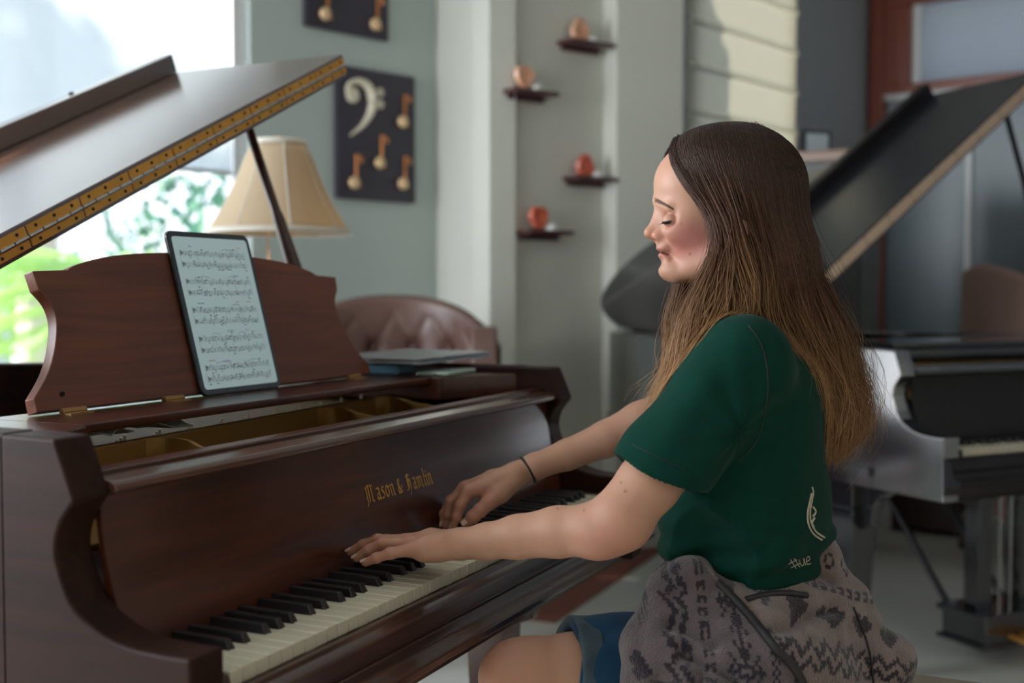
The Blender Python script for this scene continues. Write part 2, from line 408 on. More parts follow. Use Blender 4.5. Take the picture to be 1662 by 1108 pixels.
# the wall runs K1 -> A_end; window hole t from 1.0 to 3.0
_, a0, eA, nA, LA = wall('wall_left', K1, A_end, 'wall_sage', holes=[(.99, 3.05, .42, 2.75)], side=-1)
def APT(t, off, z):  # off: towards the room
    q = a0+eA*t-nA*off; return np.array([q[0], q[1], z])
K2 = CF(795, 4.92); K3 = CF(978, 5.3); K4 = CF(1000, 5.22); K5 = CF(1106, 5.36)
wall('wall_return', K2, K1, 'wall_warm', side=-1)
wall('wall_center', K3, K2, 'wall_warm', side=-1)
wall('wall_center.001', K4, K3, 'wall_warm', side=-1)
wall('wall_center.002', K5, K4, 'wall_warm', side=-1)
K6 = CF(1410, 6.85)
LB = np.linalg.norm((K6-K5)[:2])
def sB(px):  # distance along K5->K6 seen at px
    for i in range(2000):
        q = K5+(K6-K5)*i/2000; d = q-CAM; xx = 831+FPX*(d@_rt)/(d@_fw)
        if xx >= px: return LB*i/2000
s0, s1 = sB(1116), sB(1280)
_, a1, eB, nB, _ = wall('wall_back', K5, K6, 'wall_cool', holes=[(s0, s1, .9, 2.8)], side=1)
K7 = CF(1900, 5.9)
LD = np.linalg.norm((K7-K6)[:2])

K8 = np.array([3.2, -4.2, 0]); K9 = np.array([-3.6, -4.2, 0]); K10 = np.array([-3.6, 3.2, 0])
wall('wall_right', K7, K8, 'wall_cool', side=1); wall('wall_rear', K8, K9, 'wall_warm', side=1)
wall('wall_side', K9, K10, 'wall_warm', side=1, holes=[(4.9, 7.2, .9, 2.8)]); wall('wall_front', K10, A_end, 'wall_sage', side=1, holes=[(1.9, 3.8, .6, 2.75)])
plan = [K1, K2, K3, K4, K5, K6, K7, K8, K9, K10, A_end]
struct(MB().prism([(q[0], q[1], -.1) for q in plan], (0, 0, .1)).build('floor', 'floor_concrete'))
struct(MB().prism([(q[0], q[1], H) for q in plan], (0, 0, .1)).build('ceiling', 'ceiling_paint'))

# left window: frame, glass, roller shade
wf = MB()
def abar(t0, t1, z0, z1, o0=-.09, o1=-.03):
    p = APT(t0, o0, z0); return wf.obox(p, APT(t1, o0, z0)-p, APT(t0, o1, z0)-p, (0, 0, z1-z0))
for a_ in ((.99, 1.05, .42, 2.75), (2.99, 3.05, .42, 2.75), (.99, 3.05, .42, .50), (.99, 3.05, 2.69, 2.75)): abar(*a_)
win = struct(wf.build('window_1', 'white_trim', bevel=.004))
g = MB(); p = APT(1.05, -.065, .5); g.obox(p, APT(2.99, -.065, .5)-p, APT(1.05, -.06, .5)-p, (0, 0, 2.19)); g.build('window_pane', 'window_glass', win)
g = MB(); p = APT(.95, -.03, .36); g.obox(p, APT(3.1, -.03, .36)-p, APT(.95, .05, .36)-p, (0, 0, .05)); g.build('window_sill', 'white_trim', win, bevel=.006)
sh = empty('roller_shade', APT(2.0, -.012, 2.7))
tag(sh, 'translucent white roller shade half lowered over the tall window behind the brown piano', 'window shade')
inv = Matrix.Translation(-sh.location)
g = MB(); p = APT(1.07, -.014, 1.62); g.obox(p, APT(2.97, -.014, 1.62)-p, APT(1.07, -.0125, 1.62)-p, (0, 0, 1.08)); g.xf(inv).build('shade_cloth', 'roller_cloth', sh)
g = MB().tube([APT(1.06, -.013, 2.7), APT(2.98, -.013, 2.7)], .022, 12).xf(inv).build('roller_tube', 'white_trim', sh, smooth=True)
g = MB().tube([APT(1.07, -.013, 1.62), APT(2.97, -.013, 1.62)], .009, 8).xf(inv).build('bottom_rail', 'white_trim', sh, smooth=True)
# back window with roman blind
def BPT(s, off, z):
    q = a1+eB*s-nB*off; return np.array([q[0], q[1], z])
wf = MB()
for (u0, u1, za, zb) in ((s0, s0+.05, .9, 2.8), (s1-.05, s1, .9, 2.8), (s0, s1, .9, .96), (s0, s1, 2.74, 2.8)):
    p = BPT(u0, -.09, za); wf.obox(p, BPT(u1, -.09, za)-p, BPT(u0, -.04, za)-p, (0, 0, zb-za))
win = struct(wf.build('window_2', 'white_trim'))
g = MB(); p = BPT(s0+.05, -.075, .96); g.obox(p, BPT(s1-.05, -.075, .96)-p, BPT(s0+.05, -.07, .96)-p, (0, 0, 1.78)); g.build('window_pane', 'window_glass', win)
rb = empty('roman_blind', BPT((s0+s1)/2, .02, 2.75)); inv = Matrix.Translation(-rb.location)
tag(rb, 'cream folded roman blind covering the narrow window behind the woman', 'window blind')
pr = []; zz = 2.78; k = 0
while zz > 1.0:
    pr += [(.012, zz), (.010, zz-.16), (.018, zz-.185), (.034, zz-.20)]; zz -= .205
G_ = [[BPT(u, o_, z_) for o_, z_ in pr] for u in (s0-.045, s1+.01)]
MB().grid(G_).xf(inv).build('blind_cloth', 'roman_cloth', rb, solid=.002)
MB().obox(BPT(s0-.01, .0, 2.76), BPT(s1+.01, .0, 2.76)-BPT(s0-.01, .0, 2.76), BPT(s0, .03, 2.76)-BPT(s0, 0, 2.76), (0, 0, .05)).xf(inv).build('head_rail', 'white_trim', rb)

# door wall: red wood frame, transom with blind, dark glass
eD = (K7-K6)/LD; nD = np.array([-eD[1], eD[0], 0])
def DPT(s, off, z):
    q = K6+eD*s-nD*off; return np.array([q[0], q[1], z])
def sD(px):
    for i in range(4000):
        q = K6+(K7-K6)*i/4000; d = q-CAM; xx = 831+FPX*(d@_rt)/(d@_fw)
        if xx >= px: return LD*i/4000
def dbox(mb, pa, pb, ya, yb, o0, o1, D=6.5):
    u0, u1 = sD(pa), sD(pb); z0_, z1_ = ZY(yb, D), ZY(ya, D)
    p = DPT(u0, o0, max(z0_, 0)); return mb.obox(p, DPT(u1, o0, max(z0_, 0))-p, DPT(u0, o1, max(z0_, 0))-p, (0, 0, z1_-max(z0_, 0)))
wall('wall_back.001', K6, K7, 'wall_cool', side=1, holes=[(sD(1474), sD(1890), ZY(131, 6.5), ZY(2, 6.5))])
fr = MB(); dbox(fr, 1411, 1434, -80, 900, .0, .09); dbox(fr, 1434, 1880, -40, 2, .0, .085); dbox(fr, 1434, 1880, 131, 146, .0, .085); dbox(fr, 1434, 1474, 2, 131, .0, .08)
door = struct(fr.build('door_1', 'red_wood', bevel=.006))
dbox(MB(), 1474, 1880, 2, 131, .005, .02).build('transom_blind', 'blind_cloth', door)
tb = dbox(MB(), 1474, 1487, 2, 131, .02, .035).build('blind_edge', 'white_trim', door)
dbox(MB(), 1434, 1880, 146, 900, .005, .02).build('door_glass', 'door_glass', door)
dbox(MB(), 1563, 1572, 200, 900, .02, .045).build('mullion', 'white_trim', door)
dbox(MB(), 1434, 1560, 146, 154, .02, .07).build('shade_rail', 'white_trim', door)
dbox(MB(), 1436, 1558, 154, 230, .02, .03).build('shade_panel', 'blind_cloth', door)

# ------------------------------------------------------------------ outside the window
gnd = MB().box((-6, 3.3, -.15), (30, 30, -.1)).build('ground', 'outdoor_ground'); struct(gnd)
def palm(px, D, hz, spread, nl, m, label, trunk=True, seed=1):
    rd = random.Random(seed); b = CF(px, D); t = empty('palm', (b[0], b[1], -.1)); tag(t, label, 'palm', 'palms outside the window')
    if trunk:
        prof = []
        zq = 0
        while zq < hz: prof += [(.15, zq), (.125, zq+.09)]; zq += .1
        MB().lathe(prof, n=14).build('trunk', 'trunk', t)
    f = MB()
    for i in range(nl):
        a = 2*math.pi*i/nl+rd.uniform(-.2, .2); e = rd.uniform(.1, 1.2); L = spread*rd.uniform(.8, 1.1)
        pts = []
        for j in range(9):
            u = j/8; pts.append(np.array([math.cos(a)*L*u*math.cos(e*(1-u*.6)), math.sin(a)*L*u*math.cos(e*(1-u*.6)), hz+L*(math.sin(e)*u-.55*u*u)]))
        for j in range(1, 9):
            p0, p1 = pts[j-1], pts[j]; side = np.array([-math.sin(a), math.cos(a), 0])
            for s_ in (-1, 1):
                for q in range(3):
                    c = p0+(p1-p0)*q/3; tip = c+side*s_*L*.30*(1-.5*j/8)+(p1-p0)*1.3-np.array([0, 0, .10*L])
                    ww = (p1-p0)/3*.8; f.add([c, c+ww, tip], [(0, 1, 2)])
    f.build('fronds', m, t, fix=False)
palm(-95, 11.5, 4.6, 1.5, 12, 'leaf_dark', 'tall palm with grey trunk at the far left outside the window', seed=3)
palm(62, 8.0, 4.4, 1.6, 10, 'leaf_dark', 'tall palm with ringed grey trunk left of centre outside the window', seed=4)
palm(232, 6.3, 1.12, 1.0, 40, 'leaf', 'bright green fan palm outside the window', trunk=False, seed=5)
def shrub(px, D, zc, rr, m, label, seed, sx=1.3, n=700, leaf=.05, name='shrub'):
    rd = random.Random(seed); b = CF(px, D) if D else np.array(px); f = MB()
    for i in range(n):
        d = np.array([rd.gauss(0, 1), rd.gauss(0, 1), rd.gauss(0, 1)]); d /= np.linalg.norm(d); c = d*rr*rd.uniform(.6, 1)*np.array([sx, 1, 1])+np.array([0, 0, zc+.1])
        if c[2] < 0.02: continue
        e_ = d+np.array([rd.gauss(0, .6), rd.gauss(0, .6), rd.gauss(0, .6)]); u = np.cross(e_, [0, 0, 1.]); u *= leaf/(np.linalg.norm(u)+1e-6); v = np.cross(e_, u)*.9; f.add([c-u, c+v, c+u, c-v], [(0, 1, 2, 3)])
    t = empty(name, (b[0], b[1], -.1)); f.build('foliage', m, t, fix=False)
    MB().tube([(0, 0, 0), (.02, .01, zc)], [.05, .03], 8).build('stem', 'trunk', t); tag(t, label, name.replace('_', ' '))
shrub(395, 9.5, 1.5, .95, 'leaf_dark', 'dark blue-green shrub outside the window, behind the lamp', 11)
shrub(40, 13.0, .6, .9, 'leaf', 'light green shrub far outside the window, at the left', 12)
shrub(165, 18.0, 1.3, 1.3, 'leaf_dark', 'dark rounded shrub far outside the window, behind the fan palm', 13)
shrub((-.9, 6.9, 0), 0, 3.95, 1.12, 'leaf_dark', 'leafy crown added out of view, left of the window, to block the sun', 14, n=1500, leaf=.10, name='sun_blocker')  # unseen crown added to keep most sun off the lower window
bl = MB().box((-1.5, -.3, 0), (1.5, .3, 1.9)); o = bl.build('garden_wall', 'outdoor_wall'); b = CF(-60, 17); o.location = (b[0], b[1], -.1); o.rotation_euler = (0, 0, .6)
tag(o, 'pale low garden wall far outside the window', 'wall')
o = MB().lathe([(.12, 0), (.16, .3), (.17, .32)], n=20).build('planter', 'planter_pink'); b = CF(290, 6.0); o.location = (b[0], b[1], -.1); tag(o, 'pink plant pot outside the window beside the green palm', 'planter')

# ------------------------------------------------------------------ grand piano
W = .0235
ARM = [(.26, .999), (.179, .998), (.151, .932), (.172, .906), (.180, .88), (.176, .856), (.157, .817), (.120, .793), (.083, .782), (.039, .779), (-.005, .779)]
def arm_profile(dy=0):
    c = crom(ARM[2:], 5); p = [ARM[0], (ARM[1][0], ARM[1][1])]+[tuple(q) for q in c]+[(-.005, .61), (.26, .61)]
    return [(y+dy, z) for y, z in p]
def outline(st=1.):
    b = [(-.07, .26), (-.07, .7), (-.07, 1.25)]
    c = crom([(-.07, 1.25), (-.03, 1.52), (.10, 1.74), (.32, 1.84), (.55, 1.80), (.72, 1.64), (.84, 1.40), (1.0, 1.18), (1.18, 1.02), (1.29, .85), (1.315, .66)], 7)
    o = [np.array(q) for q in b[:2]]+[np.array(q) for q in c]+[np.array((1.315, .24))]
    return [np.array((q[0], q[1] if q[1] < .66 else .66+(q[1]-.66)*st)) for q in o]
def grand(name, m, alpha, loc=(0, 0, 0), rz=0, desk=True, lidlen=1.47, main=True):
    root = empty(name, loc, rz); c = m['case']
    ol = outline(1. if main else 1.22); n = len(ol); nor = []
    for i in range(n):
        t = ol[min(i+1, n-1)]-ol[max(i-1, 0)]; t = t/np.linalg.norm(t); nor.append(np.array([t[1], -t[0]]))
    mb = MB(); prof = [(0, .61), (0, .64), (-.012, .645), (-.012, .665), (0, .67), (0, .995), (.005, 1.0), (.045, 1.0), (.05, .995), (.05, .61)]
    vs = [[(p[0]+q[0]*o_, p[1]+q[1]*o_, z) for o_, z in prof] for p, q in zip(ol, nor)]
    k = len(prof)
    mb.grid([v+[v[0]] for v in vs]); mb.add(vs[0], [tuple(range(k))]); mb.add(vs[-1], [tuple(range(k))])
    mb.build('rim', m['side'], root, smooth=False)
    inner = [(p+q*.045) for p, q in zip(ol, nor)]
    MB().prism([(p[0], p[1], .62) for p in inner], (0, 0, .02)).build('soundboard', m['dark'], root)
    # arms
    for x0, x1, dy in ((-.07, -.015, 0), (1.255, 1.315, -.018)):
        MB().px(arm_profile(dy), x0, x1).build('arm', m['side'], root, bevel=.0045)
    MB().px([(.0, .745), (.10, .745), (.10, .70), (.0, .70), (-.004, .735)], -.0155, -.002).build('key_block', m['dark'], root, bevel=.003)
    MB().px([(.0, .745), (.10, .745), (.10, .70), (.0, .70), (-.004, .735)], 1.224, 1.256).build('key_block', m['dark'], root, bevel=.003)
    MB().box((-.05, .0, .61), (1.30, .62, .665)).build('key_bed', m['dark'], root)
    sp = [(.006, .7265), (-.010, .7265), (-.014, .721), (-.020, .7195)]+[(-.026, .717), (-.030, .713), (-.0335, .696), (-.030, .6945), (-.030, .692), (-.036, .690), (-.0395, .680), (-.046, .674), (-.058, .671), (-.0625, .667), (-.062, .657), (-.02, .652), (.0, .62), (.0, .70)]
    MB().px(sp, -.0695, 1.285).build('key_slip', m['slip'], root, bevel=.0012)
    # fallboard, rails
    fb = crom([(.134, .748), (.137, .77), (.147, .81), (.159, .85), (.166, .89), (.169, .932)], 4)
    MB().px([tuple(q) for q in fb]+[(.180, .932), (.152, .748)], -.0145, 1.2545).build('fallboard', m['fall'], root)
    MB().px([(.178, .930), (.152, .930), (.144, .934), (.144, .940), (.149, .945), (.178, .950)], -.015, 1.255).build('nosing', m['satin'], root, bevel=.002)
    MB().px([(.177, .90), (.177, .953), (.180, .955), (.203, .955), (.206, .953), (.206, .90)], -.015, 1.255).build('lock_rail', c, root, bevel=.0015)
    # iron plate
    pl = MB().prism([(-.02, .362, .86), (1.27, .458, .86), (1.27, .47, .86), (-.02, .374, .86)], (0, 0, .087))
    MB().prism([(-.02, .374, .905), (1.27, .47, .905), (1.27, .95, .905), (-.02, .95, .905)], (0, 0, .022)).build('pin_block', m['pin'], root); pl.box((-.015, .206, .855), (1.255, .46, .865))
    plate = pl.build('iron_plate', m['gold'], root, bevel=.003)
    if main:
        for xr in (.315, .80, 1.03):
            yw = .362+(xr+.02)*.0744
            st_ = crom([(xr-.02, yw+.004, .9465), (xr+.012, yw-.012, .9455), (xr+.016, yw-.05, .9430), (xr-.005, yw-.10, .936), (xr-.005, .208, .925)], 6)
            MB().grid([[q, (q[0], q[1], .862)] for q in st_]).build('plate_rib', m['gold'], root, solid=.007)
        for i_ in range(44):
            x = .03+i_*.0275; y_ = .40+x*.0744+.016*(i_ % 3)
            MB().tube([(x, y_, .925), (x, y_, .944)], .0022, 6).build('tuning_pin', 'steel', root)
    # side blocks and shelf
    for x0, x1 in ((-.0145, .135), (1.085, 1.2545)):
        s_ = 1 if x0 < .5 else -1; xi, xo = (x1, x0) if s_ == 1 else (x0, x1)
        pts = [(xo, .235), (xi-s_*.045, .315), (xi-s_*.008, .328), (xi, .34), (xi, .80), (xo, .80)]
        MB().prism([(x, y, .938) for x, y in pts], (0, 0, .047)).build('desk_track', c, root, bevel=.003)
    keys_w = []
    cut_ = {0: (0, 1), 1: (1, 0), 2: (0, 1), 3: (1, 1), 4: (1, 0), 5: (0, 1), 6: (1, 1)}
    has_black = lambda i: i != 51 and (i % 7) not in (1, 4)     # A0 first: B=1, E=4
    rngk = random.Random(5)
    km = MB().box((.0009, 0, .727), (W-.0009, .15, .745)).build('white_key', 'ivory', None, bevel=.0012)
    km2 = km.data; km2.materials.append(M['ivory_side'])
    for pgn in km2.polygons:
        if pgn.normal.y < -.5: pgn.material_index = 1
    bk = MB(); wb, wt = .0068, .0048
    bk.add([(-wb, .050, .744), (wb, .050, .744), (wb, .148, .744), (-wb, .148, .744), (-wt, .0565, .757), (wt, .0565, .757), (wt, .148, .7575), (-wt, .148, .7575)],
           [(3, 2, 1, 0), (4, 5, 6, 7), (0, 1, 5, 4), (1, 2, 6, 5), (2, 3, 7, 6), (3, 0, 4, 7)])
    bo = bk.build('black_key', 'ebony', None, bevel=.0012)
    first = True; firstb = True
    for i in range(52):
        o = km if first else km.copy()
        if not first: COL.objects.link(o)
        first = False; o.parent = root; o.location = (i*W, 0, rngk.uniform(-.0004, .0004))
        if has_black(i):
            b_ = bo if firstb else bo.copy()
            if not firstb: COL.objects.link(b_)
            firstb = False; b_.parent = root; off_ = {0: .003, 2: -.003, 3: .003, 5: -.004, 6: 0}[i % 7]
            b_.location = ((i+1)*W+off_, 0, 0)
    # lid
    hx, hz_ = -.07, 1.006
    ca, sa = math.cos(alpha), math.sin(alpha)
    def L_(u, y, h): return (hx+u*ca-h*sa, y, hz_+u*sa+h*ca)
    YH, T = .705, .025
    def upts(y0): return
    pts = [(0, YH)]+[(max(q[0]-hx-.012, -.012), q[1]+.012) for q in ol[2:-1] if q[1] > YH]+[(lidlen-.06, YH+.04), (lidlen-.075, YH)]
    # widest run follows the treble side
    pts = [(-.015, YH), (-.015, 1.25)]+[(q[0]*1.055+.075, q[1]+.015) for q in ol[3:-1] if q[1] > .90]+[(lidlen, .86), (lidlen, YH)]
    if main: pts = [(-.015, YH), (-.015, 1.25)]+[(q[0]*1.055+.075, q[1]+.015) for q in ol[3:-1] if q[1] > 1.24]+[(1.30, 1.24), (lidlen-.03, 1.0), (lidlen, .86), (lidlen, YH)]
    MB().prism([L_(u, y, 0) for u, y in pts], (-sa*T, 0, ca*T)).build('lid', m['lid'], root, bevel=.003)
    FD = .525
    MB().prism([L_(u, y, T+.001) for u, y in ((-.015, YH), (lidlen, YH), (lidlen-.02, YH+FD), (-.015, YH+FD))], (-sa*T, 0, ca*T)).build('lid_flap', m['lid'], root, bevel=.002)
    h1 = 2*T+.0015
    MB().prism([L_(-.015, YH+FD-.055, h1), L_(-.015, YH+FD, h1), L_(-.015, YH+FD, h1+.040), L_(-.015, YH+FD-.02, h1+.044), L_(-.015, YH+FD-.055, h1+.044)], ((lidlen-.0)*ca, 0, (lidlen-.0)*sa)).build('lid_lip', m['lip'], root, bevel=.0025)
    hg = MB()
    def leaf(u0, u1, h0, h1_): hg.prism([L_(u0, YH-.0015, h0), L_(u1, YH-.0015, h0), L_(u1, YH-.0015, h1_), L_(u0, YH-.0015, h1_)], (0, .003, 0))
    for i in range(12):
        u0 = i*lidlen/12+.002; u1 = (i+1)*lidlen/12-.002; leaf(u0, u1, .008, T-.001); leaf(u0, u1, T+.003, 2*T-.006)
    hinge = hg.build('lid_hinge', m['hinge'], root)
    kn = MB()
    for i in range(48):
        u0 = i*lidlen/48; u1 = (i+.92)*lidlen/48; kn.tube([L_(u0, YH-.002, T+.0005), L_(u1, YH-.002, T+.0005)], .0042, 8)
    kn.build('hinge_knuckle', m['knuckle'], hinge, smooth=False)
    if main:
        for i in range(36):
            u = (i+.5)*lidlen/36
            for h in (.0145, 2*T-.0125): MB().tube([L_(u, YH-.0028, h), L_(u, YH-.0005, h)], .0030, 8).build('screw', 'dark_metal', hinge)
        for u in (.25, .75, 1.2): MB().tube([L_(u, YH+FD-.025, h1+.0435), L_(u, YH+FD-.025, h1+.047)], .006, 12).build('lip_button', 'felt_black', root)
    xt = 1.10 if main else 1.04
    pa = np.array((1.262, .715, .97)); pb = np.array((xt, .823, hz_+(xt+.07)*math.tan(alpha)-.006))
    MB().tube([pa, pa+(pb-pa)*.2, pa+(pb-pa)*.62, pa+(pb-pa)*.64, pb], [.021, .021, .013, .0105, .0095], 10).build('prop_stick', m['prop'], root, smooth=True)
    # legs
    def leg(x, y, s=1):
        lg = MB(); lv = [(.095, .52), (.095, .50), (.080, .49), (.075, .34), (.048, .07), (.055, .06), (.055, .05), (.03, .04)]
        zz = [.62]+[q[1] for q in lv]
        sec = [(.05, .62), (.05, .53), (.056, .525), (.056, .505), (.046, .50), (.030, .10), (.036, .09), (.036, .065), (.02, .06)]
        for (r1, z1), (r2, z2) in zip(sec[:-1], sec[1:]):
            lg.add([(-r1, -r1, z1), (r1, -r1, z1), (r1, r1, z1), (-r1, r1, z1), (-r2, -r2, z2), (r2, -r2, z2), (r2, r2, z2), (-r2, r2, z2)],
                   [(0, 1, 5, 4), (1, 2, 6, 5), (2, 3, 7, 6), (3, 0, 4, 7), (0, 1, 2, 3), (4, 5, 6, 7)])
        o = lg.build('leg', m['leg'], root, bevel=.002); o.location = (x, y, 0)
        br = [(0, .62), (.21, .62), (.21, .60)]+[tuple(q) for q in crom([(.21, .60), (.12, .585), (.065, .55), (.052, .48)], 5)]+[(0, .46)]
        MB().prism([(-.018, -yy-.045, zz_) for yy, zz_ in br] if y < .5 else [(-.018, yy+.045, zz_) for yy, zz_ in br], (.036, 0, 0)).build('leg_bracket', m['leg'], o, bevel=.004)
        MB().tube([(-.014, 0, .03), (.014, 0, .03)], .03, 16).build('caster', 'brass_dull', o)
    leg(.03, .27 if main else .44); leg(1.21, .27 if main else .44); leg(.42, 1.58 if main else 1.75)
    # lyre
    ly = MB(); ly.box((.47, .34, .06), (.77, .52, .15)); ly.box((.455, .33, .145), (.785, .53, .165)); ly.box((.455, .33, .055), (.785, .53, .07))
    lyre = ly.build('pedal_lyre', m['leg'], root, bevel=.004)
    for x in (.53, .71):
        MB().box((x-.03, .40, .165), (x+.03, .46, .60)).box((x-.04, .39, .50), (x+.04, .47, .53)).build('lyre_post', m['leg'], lyre, bevel=.003)
    MB().box((.46, .36, .59), (.78, .50, .62)).build('lyre_block', m['leg'], lyre)
    for x in (.57, .62, .67):
        MB().tube([(x, .43, .16), (x, .43, .60)], .004, 8).build('pedal_rod', 'steel', lyre)
        MB().prism([(x-.012, .34, .085), (x+.012, .34, .085), (x+.016, .25, .082), (x-.016, .25, .082)], (0, 0, .012)).build('pedal', 'brass', lyre, bevel=.003)
    for x in (.50, .74): MB().tube([(x, .52, .15), (x, .92, .60)], .011, 8).build('lyre_brace', m['dark'], lyre)
    if desk:
        MB().box((.14, .352, .971), (1.08, .53, .984)).build('desk_shelf', c, root, bevel=.003)
        hp = [(-.436, .002), (-.436, .022), (-.402, .055), (-.380, .088), (-.366, .125), (-.369, .152), (-.386, .174), (-.390, .200)]
        top = [(-.322, .203), (-.300, .212), (-.22, .227), (-.11, .235), (0, .2365)]
        half = [hp[0]]+[tuple(q) for q in crom(hp[1:7], 5)]+[hp[7]]+[tuple(q) for q in crom(top, 4)]
        poly = half+[(-x, y) for x, y in half[::-1][1:]]
        k_ = .27; kk = math.hypot(1, k_)
        MB().prism([(.620+x, .475+y*k_, .988+y) for x, y in poly], (0, .019/kk, -.019*k_/kk)).build('music_desk', m['desk'], root, bevel=.0018)
        for x in (.245, .455, .985):
            MB().tube([(x-.022, .470, .988), (x+.022, .470, .988)], .005, 8).box((x-.022, .452, .984), (x+.022, .470, .9865)).build('desk_hinge', 'brass_dull', root)
        MB().tube([(.235, .4830, 1.012), (.235, .4800, 1.0115)], .0045, 12).build('desk_screw', 'dark_metal', root)
    else:
        MB().box((.16, .36, .955), (1.08, .78, .984)).build('desk_shelf', c, root, bevel=.003)
        MB().box((.20, .46, .986), (1.04, .74, 1.003)).build('music_desk', c, root, bevel=.003)
    return root, L_
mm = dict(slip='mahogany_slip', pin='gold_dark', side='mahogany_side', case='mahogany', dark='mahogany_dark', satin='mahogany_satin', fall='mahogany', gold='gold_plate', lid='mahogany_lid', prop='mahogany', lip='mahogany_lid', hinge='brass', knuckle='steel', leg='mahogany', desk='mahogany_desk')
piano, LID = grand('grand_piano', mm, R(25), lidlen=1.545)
tag(piano, 'reddish brown mahogany grand piano with raised lid that the woman plays', 'piano')
mk = dict(slip='black_satin', pin='gold_dark', side='black_side', case='black_lacquer', dark='black_satin', satin='black_lacquer', fall='black_satin', gold='gold_plate', lid='black_lid', prop='black_satin', lip='black_satin', hinge='brass_pale', knuckle='brass_pale', leg='black_lacquer', desk='black_lacquer')
q0 = CF(1566, 3.08); a2 = R(-39.3)
piano2, _ = grand('grand_piano', mk, R(37), loc=(q0[0], q0[1], 0), rz=a2, desk=False, main=False)
tag(piano2, 'black lacquered grand piano with raised lid standing behind the woman', 'piano')

# blackletter maker's name in gold, drawn with a broad nib
GL = {'M': (1.9, [[(.0, -.25), (.2, .0), (.2, 1.35), (.0, 1.15)], [(.2, 1.3), (.55, 1.45), (.6, 1.3), (.6, .1), (.45, -.05)], [(.6, 1.25), (1.0, 1.45), (1.1, 1.3), (1.1, .1), (1.3, -.05)], [(.0, .35), (.25, .5)], [(1.1, 1.25), (1.5, 1.4)], [(-.15, -.3), (.15, -.2)]]),
      'a': (.95, [[(.15, .95), (.5, 1.0), (.62, .85), (.62, .1), (.78, -.03)], [(.62, .55), (.25, .5), (.15, .15), (.4, .0), (.6, .15)]]),
      's': (.8, [[(.6, .9), (.35, 1.0), (.15, .8), (.55, .45), (.55, .15), (.3, .0), (.05, .12)]]),
      'o': (.95, [[(.4, 1.0), (.15, .8), (.15, .2), (.42, .0), (.7, .2), (.7, .8), (.4, 1.0)]]),
      'n': (1.0, [[(.05, .95), (.2, .85), (.2, .05)], [(.2, .85), (.5, 1.0), (.65, .85), (.65, .12), (.82, -.03)], [(.1, .0), (.3, .05)]]),
      'm': (1.45, [[(.05, .95), (.2, .85), (.2, .05)], [(.2, .85), (.45, 1.0), (.6, .85), (.6, .05)], [(.6, .85), (.9, 1.0), (1.05, .85), (1.05, .12), (1.22, -.03)], [(.1, .0), (.3, .05)]]),
      'l': (.5, [[(.1, 1.6), (.2, 1.45), (.2, .12), (.38, -.03)]]),
      'i': (.5, [[(.08, .95), (.2, .85), (.2, .12), (.38, -.03)], [(.15, 1.3), (.25, 1.25)]]),
      '&': (1.35, [[(1.0, .15), (.75, .0), (.2, .95), (.3, 1.25), (.55, 1.2), (.5, .95), (.15, .45), (.2, .1), (.5, .0), (.85, .35), (1.05, .5)], [(1.0, .55), (.8, .6)]]),
      'H': (1.35, [[(.35, 1.45), (.35, .2), (.1, .0)], [(.05, 1.2), (.35, 1.45), (.9, 1.35)], [(.35, .75), (.7, 1.0), (.95, .8), (.95, .2), (.7, -.25), (.55, -.4)], [(.55, 1.3), (.55, .1)], [(.0, .05), (.4, .1)]]),
      ' ': (.45, [])}
tx = MB(); th = R(40); nv = np.array([math.cos(th), math.sin(th)])*.115
xs = 0.; txt = 'Mason & Hamlin'; sc_ = .0175
for ch in txt:
    adv, st = GL[ch]
    for s_ in st:
        for p_, q_ in zip(s_[:-1], s_[1:]):
            p_ = np.array(p_)+(xs, 0); q_ = np.array(q_)+(xs, 0)
            poly = [p_-nv, p_+nv, q_+nv, q_-nv]
            tx.add([(p[0], 0, p[1]) for p in poly], [(0, 1, 2, 3)]); hair_ = np.array([.02, .02])
            d_ = (q_-p_); l_ = np.linalg.norm(d_); nn = np.array([-d_[1], d_[0]])/l_*.04
            tx.add([(p[0], 0, p[1]) for p in (p_-nn, p_+nn, q_+nn, q_-nn)], [(0, 1, 2, 3)])
    xs += adv
def fby(z):
    a_ = np.array(crom([(.134, .748), (.137, .77), (.147, .81), (.159, .85), (.166, .89), (.169, .932)], 4)); return float(np.interp(z, a_[:, 1], a_[:, 0]))
wd = .738-.527; fx = wd/xs
tx.v = [(.527+x*fx, fby(.833+z*sc_)-.0007, .833+z*sc_) for x, _, z in tx.v]
tx.build('name_lettering', 'gold_leaf', piano, fix=False)
# little papers lying in the brown piano
for (x, y, rzz, lab) in ((.245, .43, .5, 'white folded paper lying on the iron plate at the bass end, left piece'), (.35, .435, -.3, 'white folded paper lying on the iron plate, right piece')):
    pp = MB(); gg = [[(i*.03-.06, j*.03-.04, .010+.008*math.sin(i*1.3+j)) for j in range(4)] for i in range(5)]; o = pp.grid(gg).build('paper_slip', 'paper', solid=.001)
    o.location = (x, y, .950); o.rotation_euler = (0, 0, rzz); tag(o, lab, 'paper')

